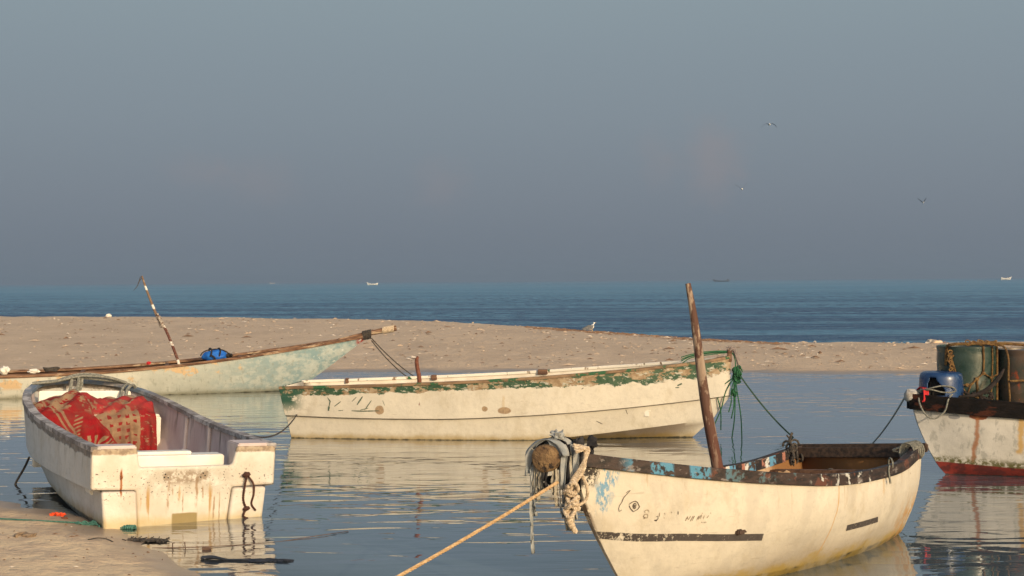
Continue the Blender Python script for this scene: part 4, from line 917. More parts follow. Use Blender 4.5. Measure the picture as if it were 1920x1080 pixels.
# middle boat: post, green ropes
b = MB(); q = HC.P(-1, 2.10, 0); b.tube([W(rootC, p) for p in [(2.10, q.y + .05, .55), (2.10, q.y + .05, .95), (2.075, q.y + .05, 1.10), (2.06, q.y + .05, 1.23), (2.08, q.y + .05, 1.30)]], [.036, .034, .032, .03, .018], 8, res=4)
thing(b, 'post', rough_mat('red_brown_stick_wood', (.11, .035, .02), (.2, .075, .045), 12, .8), 'short red brown stick standing up from the rim of the middle boat', 'post')
b = MB(); C_ = lambda p: W(rootC, p); s0 = HC.P(-1, 6.0, 0)
for dz, dy in ((.0, 0), (.02, .05), (.035, -.03), (.05, .03)):
    b.tube([C_(p) for p in [(6.1, s0.y + .10 + dy, 1.16 + dz * 2), (6.25, s0.y + .16 + dy, 1.25 + dz), (6.5, -.1 + dy * .5, 1.285 + dz), (6.84, dy * .5, 1.31 + dz * .4), (6.92, -.03, 1.22), (6.93, -.03 + dy, 1.05), (6.935, -.03 + dy, .92)]], .008, 5, res=6)
rnd = random.Random(3)
for k in range(26):
    a0 = rnd.uniform(0, 6.28); cc = (6.95 + rnd.uniform(-.03, .03), -.04 + rnd.uniform(-.03, .03), .99 + rnd.uniform(-.10, .08)); rr = rnd.uniform(.035, .065)
    b.tube([C_((cc[0] + rr * math.cos(a) * math.cos(a0), cc[1] + rr * math.cos(a) * math.sin(a0), cc[2] + rr * math.sin(a) * 1.1)) for a in np.linspace(0, 5.6, 10)], .011, 5)
for k in range(9):
    a0 = rnd.uniform(0, 6.28); cc = (6.90 + rnd.uniform(-.02, .02), -.05, .70 + rnd.uniform(-.03, .03)); rr = .035
    b.tube([C_((cc[0] + rr * math.cos(a) * math.cos(a0), cc[1] + rr * math.cos(a) * math.sin(a0), cc[2] + rr * math.sin(a))) for a in np.linspace(0, 5.6, 9)], .010, 5)
for (x1, z1, x2) in ((6.82, .40, 6.86), (6.70, .12, 6.66), (6.86, -.05, 6.92), (7.02, -.05, 6.95), (6.60, .20, 6.78), (6.86, .30, 6.9)):
    b.tube([C_(p) for p in [(6.92, -.05, .95), (x2, -.05, .72), ((x1 + x2) / 2 + .02, -.06, (.72 + z1) / 2), (x1, -.06, z1)]], .010, 5, res=6)
thing(b, 'rope', M['green_rope'], 'bundle of green ropes knotted round the bow of the middle boat', 'rope')
b = MB()
b.blob(C_((6.86, 0, 1.375)), (.055, .045, .035), 5, .5, 2.2)
b.tube([C_(p) for p in [(6.80, 0, 1.37), (6.90, 0, 1.36), (6.95, -.02, 1.25), (6.985, -.03, 1.10), (6.99, -.03, 1.0)]], [.03, .035, .03, .022, .015], 7, res=5)
thing(b, 'rag', rough_mat('grey_pink_rag', (.16, .13, .12), (.30, .24, .21), 20, .9), 'grey rag tied on top of the stem of the middle boat', 'rag')
b = MB(); b.tube(sag(C_((7.0, -.06, .96)), Vector((4.331, 21.43, .0)), .06, 16) + [Vector((4.28, 21.35, -.08))], .013, 5)
thing(b, 'rope', rough_mat('dark_green_line', (.02, .05, .035), (.05, .09, .06), 40, .9), 'dark green mooring line slanting from the middle boat down into the water', 'rope')

# canoe: painted pole, blue bag, bundles, mooring lines
def Bf(p): return W(rootB, p)
poleb = MB(); px_pts = [(3.72, -.22, .42), (3.64, -.22, .78), (3.40, -.22, 1.42), (3.22, -.22, 1.72), (3.0, -.2, 2.3), (2.90, -.2, 2.62)]
pm, g = newmat('banded_pole_paint'); v = g.co(); x, y, z = g.sep(v); n = g.noise(v, 9, 4, .6)
zz = g.add(z, g.mul(g.sub(n, .5), .06)); ring = g.m('FRACT', g.mul(zz, 2.45)); c = g.mix(g.ss(z, 1.6, 1.9), (.10, .032, .022), (.17, .11, .07)); c = g.mix(g.band(ring, .62, .86, .02), c, (.70, .66, .60)); c = g.mix(g.ss(g.noise(v, 22, 5, .7), .56, .62), c, (.30, .22, .16)); g.out(c, .7, spec=.3)
poleb.tube([Bf(p) for p in px_pts], [.030, .032, .030, .030, .026, .018], 8, res=4)
jm = MB()
for k in range(7):
    t = k / 6; cc = Vector((3.33, -.22, 1.50)).lerp(Vector((3.24, -.22, 1.72)), t); jm.tube([Bf(cc + Vector((.046 * math.cos(a), .046 * math.sin(a), .012 * math.sin(a + k)))) for a in np.linspace(0, 6.28, 9)], .017, 5)
jm.tube([Bf((3.22, -.28, 1.80)), Bf((3.33, -.28, 1.50))], .022, 6); jm.tube([Bf((3.38, -.18, 1.46)), Bf((3.28, -.16, 1.62)), Bf((3.22, -.17, 1.68))], .03, 6)
pole = poleb.build('pole', pm); tag(pole, 'thin spliced pole with white and red brown bands leaning in the canoe', 'pole')
jm.build('splice_lashing', rough_mat('white_brown_lashing', (.45, .40, .34), (.13, .07, .045), 22, .9), pole)
fl = MB(); fl.tube([Bf(p) for p in [(2.90, -.2, 2.58), (2.84, -.2, 2.50), (2.80, -.2, 2.40), (2.72, -.2, 2.30)]], [.008, .01, .008, .005], 5, res=4); fl.tube([Bf(p) for p in [(2.91, -.2, 2.62), (2.86, -.2, 2.58), (2.83, -.2, 2.46)]], .007, 5, res=4)
fl.build('tip_string', M['dark_rope'], pole)
b = MB(); bm_ = rough_mat('bright_blue_bag', (.012, .10, .42), (.02, .16, .55), 6, .5, spec=.4)
b.blob(Bf((4.45, -.2, .83)), (.27, .16, .145), 4, .12, 1.5, 4); 
bag = b.build('bag', bm_); tag(bag, 'bright blue bag with black straps lying on the rail of the canoe', 'bag')
sb = MB()
for xo in (-.10, .09):
    sb.tube([Bf((4.45 + xo + .03 * math.sin(a * 2), -.2 - .185 * math.cos(a), .84 + .165 * math.sin(a))) for a in np.linspace(0, math.pi, 13)], .018, 5)
sb.tube([Bf((4.45 - .31 * math.cos(a), -.23, .84 + .15 * math.sin(a))) for a in np.linspace(0, math.pi, 15)], .014, 5)
sb.tube([Bf(p) for p in [(4.35, -.38, .88), (4.45, -.40, .80), (4.40, -.38, .74)]], .02, 5, res=4)
sb.blob(Bf((4.73, -.2, .84)), (.09, .08, .05), 8, .3)
sb.build('strap', M['black'], bag)
for (xx_, rr, lab) in ((.02, (.11, .09, .09), 'white plastic bundle in the canoe at the left edge of the picture'), (.62, (.13, .07, .05), 'smaller off white bundle lying flat in the canoe beside a dark coil')):
    b = MB(); b.blob(Bf((xx_, -.18, .60 if xx_ < .3 else .57)), rr, int(xx_ * 10), .2, 2); thing(b, 'bundle', M['bundle'] if 'bundle' in M else M['clean_white'], lab, 'bundle')
b = MB(); 
for k in range(6): b.tube([Bf((.98 + (.12 + .01 * k) * math.cos(a), -.18 + .08 * math.sin(a), .575 + .012 * k + .01 * math.sin(a * 3 + k))) for a in np.linspace(0, 6.28, 17)], .013, 5)
thing(b, 'rope', M['dark_rope'], 'small dark coil of rope lying in the canoe', 'rope')
b = MB(); b.blob(Bf((3.02, -.15, .70)), (.05, .05, .035), 3, .3); thing(b, 'rag', M['red_cloth'], 'tiny red rag on the canoe rail by the banded pole', 'rag')
for k, lab in enumerate(('upper of two thin brown lines running from the canoe bow into the lagoon', 'lower of two thin brown lines running from the canoe bow into the lagoon')):
    b = MB(); b.tube(sag(Bf((7.95, -.03, 1.16 - .05 * k)), Vector((-2.0 - .12 * k, 33.0 - .3 * k, -.02)), .10 + .03 * k, 14), .013, 5); thing(b, 'rope', M['dark_rope'], lab, 'rope')

# front right boat: mast, log and rags, ropes
def Df(p): return W(rootD, p)
b = MB(); base = Df((2.96, .40, .40)); top = Vector((1.405, 11.1, 2.42))
b.tube([base.lerp(top, t) + Vector((.008 * math.sin(t * 9), 0, 0)) for t in np.linspace(0, 1, 14)], [.052, .050, .048, .046, .044, .040, .036, .031, .022], 9)
mm, g = newmat('peeling_mast_wood'); v = g.co(); x, y, z = g.sep(v)
c = g.mix(g.ss(g.noise(v, 7, 6, .6, (2, 2, .35)), .35, .65), (.36, .28, .21), (.24, .17, .12)); dk = g.ss(g.noise(v, 3.6, 5, .62, (2.4, 2.4, .8), (3, 0, 1)), .50, .55); c = g.mix(g.mul(dk, .9), c, (.075, .03, .02)); c = g.mix(g.mul(g.ss(z, 1.5, .9), .7), c, (.10, .035, .024))
g.out(c, .8, g.bump(g.noise(v, 16, 5, .6, (2, 2, .3)), .008), spec=.25)
thing(b, 'mast', mm, 'leaning bare wooden mast pole standing in the boat with the painted eye', 'mast')
lg = MB(); fwd = Df((5, 0, 0)) - Df((4, 0, 0)); lc = Df((4.44, -.02, 1.14)) + Vector((-.085, .02, 0)); ax = Vector((-.45, -.85, .02)).normalized()
lg.tube([lc - ax * .25, lc + ax * .05, lc + ax * .11, lc + ax * .12], [.10, .104, .10, .085], 18)
log = lg.build('log', rough_mat('sawn_log_wood', (.26, .165, .08), (.13, .075, .04), 13, .85, (1, 1, 1), .02, c3=(.035, .025, .02), f3=(.50, .55)))
tag(log, 'short thick wooden log lashed to the bow among torn rags', 'log')
rg = MB(); rnd = random.Random(11)
def ragstrip(pts, w, seed, mi=0, n=6):
    P_ = spline([Vector(p) for p in pts], 6); v = []; f = []
    side = Vector((.8, -.55, .1)).normalized(); out_ = Vector((-.55, -.8, 0))
    for i, p in enumerate(P_):
        t = i / (len(P_) - 1)
        for j in range(n + 1):
            s = j / n - .5; ww = w * (1 - .35 * t) * (1 + .5 * mnoise.noise(Vector((t * 5, seed, 0))))
            v.append(p + side * s * ww + out_ * (.02 * math.sin(s * 9 + seed + t * 4) + .012 * mnoise.noise(Vector((s * 8, t * 7, seed)))))
    for i in range(len(P_) - 1):
        for j in range(n):
            if i > len(P_) * .55 and mnoise.noise(Vector((i * .9, j * 1.7, seed))) > .25: continue
            f.append((i * (n + 1) + j, (i + 1) * (n + 1) + j, (i + 1) * (n + 1) + j + 1, i * (n + 1) + j + 1))
    rg.addgeo(v, f, mi)
up = Vector((0, 0, 1)); sd2 = -ax.cross(up).normalized()
def L_(f_, s_, z_): return lc + ax * f_ + sd2 * s_ + up * z_
# strips over the log (sd2 positive = image right)
for k, (f0, w_, mi) in enumerate(((.06, .10, 0), (-.02, .10, 1), (-.10, .12, 0), (-.17, .10, 1))):
    ragstrip([L_(f0, .13, .02), L_(f0, .07, .12), L_(f0, -.03, .135), L_(f0, -.12, .07), L_(f0, -.15, -.04), L_(f0, -.15 + .02 * k, -.14 - .03 * k)], w_, k * 3.1, mi)
for k, (s_, ln_, w_, mi, f0) in enumerate(((-.12, .34, .06, 0, .04), (-.09, .22, .04, 2, .05), (-.05, .16, .05, 2, .06), (.0, .13, .04, 1, .08), (.05, .26, .05, 2, .02), (.10, .34, .07, 0, 0), (.13, .22, .06, 1, -.02), (.16, .36, .08, 0, -.06), (.19, .30, .07, 1, -.1), (.13, .44, .08, 2, -.04), (-.135, .62, .012, 0, .04))):
    ragstrip([L_(f0, s_, -.05 if s_ < .1 else .10), L_(f0 + .02, s_ + .01, -.12 if s_ < .1 else 0), L_(f0 + .02, s_ + .005, -.10 - ln_ * .5), L_(f0, s_ + .01, -.10 - ln_)], w_, 20 + k * 2.3, mi)
for k in range(12): rg.blob(L_(rnd.uniform(-.2, .0), rnd.uniform(.10, .26), rnd.uniform(-.14, .12)), (.04, .04, .05), k, .4, 2, 2, mi=1 + (k % 2) * 0)
rg.blob(L_(-.05, .04, .15), (.05, .04, .045), 40, .6, 3, 3, mi=0)
ragm = [rough_mat('grey_blue_torn_cloth', (.22, .24, .25), (.34, .34, .32), 10, .9), rough_mat('black_torn_cloth', (.012, .012, .014), (.04, .036, .035), 14, .9), rough_mat('pale_torn_cloth', (.42, .38, .30), (.30, .27, .22), 14, .9)]
ro = rg.build('rags', ragm, None, sh=60); so2 = ro.modifiers.new('thickness', 'SOLIDIFY'); so2.thickness = .004
tag(ro, 'torn grey and black rags wrapped round the log at the bow', 'rag')
b = MB()
for k in range(3):
    b.tube([L_(.02 + .02 * k, .20 + .02 * k, .10 - .02 * k), L_(-.02, .27 + .015 * k, .08), L_(.0, .285, .0), L_(.03, .25 + .015 * k, -.08), L_(.05, .20, -.16 - .02 * k), L_(.03, .185, -.22)], .017, 6, res=7, strands=3, pitch=.05)
for k in range(7):
    a0 = k * 1.7; cc = L_(.03 + rnd.uniform(-.01, .02), .185 + rnd.uniform(-.015, .02), -.20 - .030 * k); tl = rnd.uniform(-.03, .03)
    b.tube([cc + (ax * math.cos(a) * .035 + sd2 * math.sin(a) * .042 + up * (.018 * math.sin(a * 2 + a0) + tl * math.cos(a))) for a in np.linspace(a0, a0 + 6.0, 15)], .016, 6, strands=3, pitch=.045)
b.tube([L_(.04, .17, -.38), L_(.02, .16, -.45), L_(-.02, .17, -.51), L_(-.04, .19, -.55)], [.026, .030, .026, .02], 7, res=6, strands=3, pitch=.06)
b.tube([L_(.0, .25, -.10), L_(.0, .30, -.20), L_(-.02, .28, -.30), L_(.02, .20, -.36)], .013, 6, res=6, strands=3, pitch=.045)
thing(b, 'rope', M['cream_rope'], 'thick cream rope looped and knotted down the stem beside the rags', 'rope')
b = MB(); s_ = L_(.08, .14, -.16); e_ = Vector((-.86, 9.55, -.03)); b.tube(sag(L_(.08, .10, -.17), Vector((-1.92, 8.0, .12)), .05, 30), .013, 6, strands=3, pitch=.07)
thing(b, 'rope', M['tan_rope'], 'long tan mooring rope running taut from the rag wrapped bow to the near shore', 'rope')
b = MB()
q1 = HD.P(-1, 0.08, 0)
for k in range(14):
    a0 = rnd.uniform(0, 6.28); cc = Vector((q1.x + rnd.uniform(-.05, .12), q1.y + .03 + rnd.uniform(-.02, .06), q1.z + rnd.uniform(-.12, .05))); rr = rnd.uniform(.03, .06)
    b.tube([Df(cc + Vector((rr * math.cos(a) * math.cos(a0), rr * math.cos(a) * math.sin(a0), rr * math.sin(a)))) for a in np.linspace(0, 5.6, 9)], .012, 5)
b.tube([Df(p) for p in [(q1.x, q1.y, q1.z), (q1.x + .02, q1.y, q1.z + .10), (q1.x - .01, q1.y + .02, q1.z + .17)]], .014, 5)
b.tube([Df(p) for p in [(q1.x, q1.y, q1.z + .1), (q1.x + .06, q1.y, q1.z + .15)]], .009, 5); thing(b, 'rope', M['dark_rope'], 'black rope knotted round the far stern corner of the boat with the painted eye', 'rope')
b = MB(); b.tube([Df(p) for p in [(.42, -.1, .60), (.42, -.08, .63), (.36, -.06, .60), (.37, -.06, .52), (.43, -.05, .42)]], .014, 5, res=4); thing(b, 'cord', M['dark_rope'], 'short black cord looped over the cross beam inside the boat with the painted eye', 'cord')
b = MB(); q2 = HD.P(1, 0.02, 0)
for k in range(6):
    b.tube([Df((q2.x + .04 * k + .02, q2.y + .075 * math.cos(a) - .03, q2.z - .02 + .085 * math.sin(a))) for a in np.linspace(0, 6.28, 13)], .010, 5)
b.tube([Df(p) for p in [(q2.x + .1, q2.y - .05, q2.z + .04), (q2.x + .2, q2.y - .18, q2.z), (q2.x + .08, q2.y - .2, q2.z - .03)]], .009, 5, res=4)
thing(b, 'rope', M['grey_rope'], 'grey cord wound round the near stern corner of the boat with the painted eye', 'rope')
b = MB(); q3 = HD.P(1, .95, 0)
b.tube([Df((q3.x + .02 * math.cos(a), q3.y + .05 * math.cos(a) * .6, q3.z + .03 + .05 * math.sin(a))) for a in np.linspace(0, 6.28, 12)], .008, 5); b.tube([Df(p) for p in [(q3.x + .1, q3.y + .035, q3.z + .02), (q3.x + .14, q3.y + .045, q3.z - .03), (q3.x + .12, q3.y + .045, q3.z - .13)]], .010, 5, res=4)
thing(b, 'rope', M['grey_rope'], 'small loop of grey string on the near rim of the boat with the painted eye', 'rope')
b = MB(); b.blob(Df((.50, -.52, .53)), (.13, .09, .08), 12, .4, 2.0); thing(b, 'rag', rough_mat('orange_tan_rag', (.42, .25, .12), (.55, .36, .2), 9, .9), 'crumpled tan rag inside the far stern corner of the boat with the painted eye', 'rag')

# right boat: drums, net, ropes
def lathe(mb, c, prof, n=40, skip=None, mi=0):
    v = []; f = []
    for (r, z) in prof:
        for k in range(n): v.append((c[0] + r * math.cos(2 * math.pi * k / n), c[1] + r * math.sin(2 * math.pi * k / n), c[2] + z))
    for i in range(len(prof) - 1):
        for k in range(n):
            if skip and skip(i, k): continue
            f.append((i * n + k, i * n + (k + 1) % n, (i + 1) * n + (k + 1) % n, (i + 1) * n + k))
    mb.addgeo(v, f, mi)
def drum(name, c, R_, h, mat, label, lid):
    b = MB(); pr = [(0.001, 0), (R_ * .93, 0), (R_ * .97, .015), (R_ * .985, .04)]
    for t in np.linspace(.06, h - .06, 26):
        pr.append((R_ * (1 - .010 * math.cos(2 * math.pi * t / (h / 3.0))), t))
    pr += [(R_ * 1.015, h - .035), (R_ * 1.015, h - .005), (R_ * .985, h), (R_ * .96, h - .005), (R_ * .955, h - .03)]
    lathe(b, c, pr, 48); o = b.build('drum', mat, None, sh=50); tag(o, label, 'drum', 'plastic drums on the right boat')
    l = MB(); lathe(l, c, [(R_ * .955, h - .03), (R_ * .6, h - .022), (.001, h - .02)], 40); l.build('lid', lid, o); return o
def drum_mat(name, c1, c2, c3, f3=(.56, .66)):
    m, g = newmat(name); v = g.co(); x, y, z = g.sep(v)
    c = g.mix(g.ss(g.noise(v, 2.6, 5, .6), .35, .65), c1, c2); c = g.mix(g.ss(g.noise(v, 4.5, 6, .68, (1, 1, .7), (3, 2, 1)), *f3), c, c3)
    g.out(c, g.ss(g.noise(v, 9, 4), .3, .7, .20, .42), g.bump(g.noise(v, 4, 4), .004), spec=.5); return m
d1c = (5.775, 17.62, .50)
drum('drum', d1c, .365, 1.09, drum_mat('dark_green_drum_plastic', (.013, .032, .026), (.028, .05, .042), (.06, .075, .06)), 'dark green drum under the rope net, left of the two tall ones', M['dark_wood'])
drum('drum', (6.515, 17.50, .50), .375, 1.05, drum_mat('brown_green_drum_plastic', (.045, .06, .048), (.12, .08, .055), (.36, .08, .03), (.57, .63)), 'brown green drum with orange marks beside the netted green drum', rough_mat('blue_lid', (.03, .06, .13), (.05, .09, .18), 5, .4))
b = MB(); R_, h = .262, .375; pr = [(.001, 0), (R_ * .94, 0), (R_, .03)] + [(R_ * (1 + .02 * math.sin(math.pi * t)), .03 + t * (h - .12)) for t in np.linspace(.02, 1, 46)] + [(R_ * .985, h - .06), (R_ * .94, h - .025), (R_ * .82, h - .004), (R_ * .4, h), (.001, h)]
def hole(i, k):
    a = (k + .5) / 144 * 360; zz_ = pr[i][1]
    if not (.09 < zz_ < .315): return False
    lo, hi = 214, 262
    cut = (zz_ - .09) / .225; lo2 = lo + 14 * max(0, .5 - cut) + 22 * max(0, cut - .6); hi2 = hi - 42 * max(0, cut - .35) + 0 * cut
    return lo2 < a < hi2
lathe(b, (5.36, 17.34, .905), pr, 144, hole); bd = b.build('drum', drum_mat('faded_blue_plastic', (.008, .028, .09), (.016, .05, .14), (.03, .07, .16)), None, sh=50)
s3 = bd.modifiers.new('thickness', 'SOLIDIFY'); s3.thickness = .012; tag(bd, 'small blue plastic drum with a black hole cut in its side', 'drum', 'plastic drums on the right boat')
b = MB(); b.box((5.36, 17.36, 1.085), (.34, .26, .26), bev=.03); b.build('dark_contents', M['black'], bd)
# rope net over the tall drums
b = MB()
def on_drum(c, R_, ang, z, off=.012):
    a = rad(ang); return Vector((c[0] + (R_ + off) * math.cos(a), c[1] + (R_ + off) * math.sin(a), z))
r1 = .365
def netline(pts, r=.011):
    P_ = []
    for (a, z), (a2, z2) in zip(pts[:-1], pts[1:]):
        for k in range(6): P_.append(on_drum(d1c, r1, a + (a2 - a) * k / 6, z + (z2 - z) * k / 6))
    P_.append(on_drum(d1c, r1, *pts[-1])); b.tube(P_, r, 6, strands=2, pitch=.05)
netline([(283, 1.60), (284, 1.40), (283, 1.26)], .015); netline([(283, 1.26), (270, 1.19), (258, 1.10), (252, .98)]); netline([(283, 1.26), (300, 1.20), (312, 1.22)])
netline([(270, 1.20), (271, 1.08), (270, .97)], .016); netline([(305, 1.60), (306, 1.4), (304, 1.2), (303, 1.06)]); netline([(270, .97), (283, .96), (296, .92), (303, 1.06)]); netline([(270, .97), (280, .86), (285, .8)])
netline([(240, 1.13), (252, 1.10), (262, 1.14), (270, 1.2)]); netline([(225, 1.40), (232, 1.25), (242, 1.12), (246, .98), (246, .84)]); netline([(240, 1.12), (250, 1.02), (262, .97), (270, .97)]); netline([(222, 1.5), (226, 1.3), (234, 1.2)])
netline([(312, 1.22), (322, 1.23), (335, 1.2)]); netline([(303, .86), (303, .74), (300, .7)], .012); netline([(285, .8), (297, .82), (303, .86), (304, 1.0)])
netline([(325, 1.60), (325, 1.3), (323, 1.0), (322, .75)], .015); netline([(246, .84), (255, .98), (262, .97)]); 
for (a, z) in ((270, 1.19), (303, 1.2), (240, 1.12), (270, .97), (303, .86), (252, 1.11), (283, 1.26)): b.blob(on_drum(d1c, r1, a, z), (.026, .02, .022), int(a), .3, 3, 2)
for k in range(8):
    a = 222 + rnd.uniform(-3, 3); z = 1.52 - k * .03; cc = on_drum(d1c, r1, a, z, .025); b.tube([cc + Vector((.028 * math.cos(t), -.01, .024 * math.sin(t + k))) for t in np.linspace(0, 6, 9)], .009, 5)
# over the top of both drums
top_pts = [on_drum(d1c, r1, 210, 1.35), on_drum(d1c, r1, 212, 1.56), (d1c[0] - .30, 17.30, 1.615), (d1c[0] - .05, 17.24, 1.63), (d1c[0] + .22, 17.24, 1.63), (d1c[0] + .47, 17.2, 1.62), (d1c[0] + .9, 17.2, 1.57)]
b.tube(top_pts, .020, 6, res=8, strands=3, pitch=.08)
for k in range(16):
    cc = Vector((d1c[0] - .10 + .34 * k / 16 + rnd.uniform(-.02, .02), 17.25, 1.635 + rnd.uniform(-.01, .02))); b.tube([cc + Vector((.03 * math.cos(t), .02 * math.sin(t), .02 * math.sin(t + k))) for t in np.linspace(0, 6, 8)], .009, 5)
b.tube([(5.98, 17.25, 1.61), (6.10, 17.2, 1.59), (6.13, 17.14, 1.45), (6.13, 17.14, 1.2), (6.145, 17.14, .95), (6.14, 17.14, .80)], .014, 6, res=5, strands=2, pitch=.05)
b.tube([(6.14, 17.12, 1.17), (6.5, 17.10, 1.18), (6.9, 17.2, 1.17)], .013, 6, res=5)
thing(b, 'rope_net', M['yellow_rope'], 'brown and yellow rope net tied over the tall drums on the right boat', 'net')
b = MB(); b.tube([(5.52, 17.12, .98), (5.70, 17.10, 1.00), (5.86, 17.08, 1.08), (6.0, 17.1, 1.22), (6.07, 17.12, 1.32)], [.015, .024, .03, .028, .012], 8, res=5)
for k in range(22): b.blob((5.62 + rnd.uniform(-.10, .34), 17.12, 1.00 + rnd.uniform(-.05, .04) + .0), (.022, .018, .02), k, .5, 2, 2)
thing(b, 'rag', rough_mat('dark_twisted_rag', (.010, .008, .007), (.035, .025, .022), 14, .9), 'dark twisted rag hanging against the green drum above the black rim', 'rag')
b = MB()
b.tube([(4.98, 17.35, 1.02), (5.12, 17.12, 1.08), (5.28, 17.06, 1.12), (5.42, 17.05, 1.10), (5.44, 17.06, 1.05), (5.30, 17.08, 1.04), (5.14, 17.12, 1.07), (5.0, 17.32, 1.0)], .009, 6, res=7)
b.tube([(5.05, 17.25, 1.03), (5.02, 17.1, .90), (5.08, 17.02, .76), (5.18, 16.98, .73), (5.29, 16.97, .82), (5.34, 17.0, .95), (5.40, 17.03, 1.02)], .010, 6, res=7)
thing(b, 'rope', M['grey_rope'], 'loose grey rope loops hanging over the bow of the right boat', 'rope')
b = MB(); b.tube(sag(Vector((4.93, 17.35, 1.0)), Vector((5.279, 20.5, -.03)), .05, 14), .012, 6); thing(b, 'rope', M['pale_rope'], 'grey mooring line running from the bow of the right boat down to the water behind', 'rope')

# ------------------------------------------------------------------ gulls
wm = rough_mat('white_feathers', (.80, .78, .74), (.7, .68, .64), 20, .8); gm_ = rough_mat('grey_feathers', (.09, .09, .095), (.15, .15, .15), 20, .8); bk = M['black']; bill = rough_mat('yellow_bill', (.5, .3, .05), (.6, .38, .08), 20, .6)
def body_geo(mb, M4, L=.42, stand=False):
    ring = [(-.5, .006, .0), (-.42, .03, .0), (-.3, .05, 0), (-.12, .075, 0), (.05, .082, 0), (.2, .066, .01), (.30, .045, .03), (.36, .042, .045), (.41, .040, .05), (.46, .022, .045), (.50, .008, .04)]
    if stand: ring = [(-.5, .01, .02), (-.38, .03, .02), (-.25, .055, 0), (-.08, .08, -.01), (.08, .085, .01), (.18, .07, .06), (.22, .048, .13), (.235, .042, .18), (.26, .042, .22), (.31, .028, .225), (.36, .01, .215)]
    v = []; n = 12
    for (x, r, z) in ring:
        for k in range(n): a = 2 * math.pi * k / n; v.append(M4 @ Vector((x * L, r * math.cos(a) * L * (1.9 if stand else 2.6), z * L + r * math.sin(a) * L * (1.7 if stand else 2.4))))
    f = []
    for i in range(len(ring) - 1):
        for k in range(n): f.append((i * n + k, i * n + (k + 1) % n, (i + 1) * n + (k + 1) % n, (i + 1) * n + k))
    f.append(tuple(range(n))[::-1]); f.append(tuple((len(ring) - 1) * n + k for k in range(n))); mb.addgeo(v, f, 0)
def gull(loc, yaw, wl, wr, label, roll_=0, scale=1.45):
    mb = MB(); M4 = Matrix.Rotation(rad(yaw), 4, 'Z') @ Matrix.Rotation(rad(roll_), 4, 'X') @ Matrix.Scale(scale, 4); body_geo(mb, M4)
    mb.addgeo([M4 @ Vector(p) for p in [(-.19, .02, .0), (-.30, .055, .0), (-.31, -.055, .0), (-.19, -.02, .0), (-.19, .0, .012), (-.19, 0, -.012)]], [(0, 1, 2, 3), (4, 1, 0), (4, 2, 1), (4, 3, 2), (5, 0, 1), (5, 1, 2), (5, 2, 3)], 0)
    for sg, angs in ((1, wl), (-1, wr)):
        y, z = .035, .02; pts = [(y, z)]
        for Ls, a in zip((.18, .22, .26), angs): y += Ls * math.cos(rad(a)); z += Ls * math.sin(rad(a)); pts.append((y, z))
        ch = (.24, .25, .18, .04); xo = (.03, .06, .02, -.09); v = []
        for (yy, zz_), c_, x_ in zip(pts, ch, xo):
            for (fx, fz) in ((.5, 0), (.15, .012), (-.5, 0), (.15, -.006)): v.append(M4 @ Vector((x_ + c_ * fx, sg * yy, zz_ + fz)))
        for i in range(3):
            f = [(i * 4 + j, i * 4 + (j + 1) % 4, (i + 1) * 4 + (j + 1) % 4, (i + 1) * 4 + j) for j in range(4)]
            b0 = len(mb.v) if i == 0 else b0
            if i == 0: mb.v += [tuple(q) for q in v]
            mb.f += [tuple(k + b0 for k in q) for q in f]; mb.mi += [1 if i < 2 else 2] * 4
        mb.f.append(tuple(b0 + 12 + k for k in range(4))); mb.mi.append(2)
    o = mb.build('seagull', [wm, gm_, bk], None, sh=50); o.location = loc
    return tag(o, label, 'seagull', 'gulls flying above the sea')
gull((27.0, 145.0, 18.6), 268, (15, -28, -50), (12, -24, -46), 'topmost gull in the sky with both wings arched downward', scale=1.45)
gull((21.6, 130.0, 10.9), 262, (30, 38, 42), (58, 52, 48), 'white bellied gull in the sky with raised wings, second from the top', 15, scale=1.15)
gull((44.5, 150.0, 10.6), 278, (60, 52, 48), (35, 40, 42), 'gull in the sky nearest the right edge with raised wings', scale=1.05)
gull((37.8, 195.0, 12.3), 262, (10, 0, -10), (10, -5, -12), 'tiny gull gliding lowest and farthest over the sea', scale=.5)
mb = MB(); M4 = Matrix.Rotation(rad(12), 4, 'Z') @ Matrix.Rotation(rad(-16), 4, 'Y'); body_geo(mb, M4, .58, True)
K = 1.26
for sg in (1, -1):
    mb.addgeo([M4 @ Vector(p) * K for p in [(.09, sg * .062, .05), (-.05, sg * .068, .085), (-.30, sg * .02, .04), (-.22, sg * .072, -.03), (.02, sg * .086, -.04), (-.05, sg * .098, .02)]], [(0, 1, 5), (1, 2, 5), (2, 3, 5), (3, 4, 5), (4, 0, 5)], 1)
mb.tube([M4 @ Vector(p) * K for p in [(.02, .025, -.06), (.02, .025, -.17)]], .008, 5, mi=2); mb.tube([M4 @ Vector(p) * K for p in [(.0, -.025, -.06), (.0, -.025, -.17)]], .008, 5, mi=2)
mb.tube([M4 @ Vector(p) * K for p in [(.155, 0, .10), (.195, 0, .093)]], [.012, .005], 6, mi=2)
sg_ = mb.build('seagull', [wm, gm_, bill], None, sh=50); gz = 0; tag(sg_, 'white gull with grey wings standing on the edge of the sandbar', 'seagull')
gx, gy = 3.02, 53.2
sg_.location = (gx, gy, float(terrain(gx, gy)) + .15)

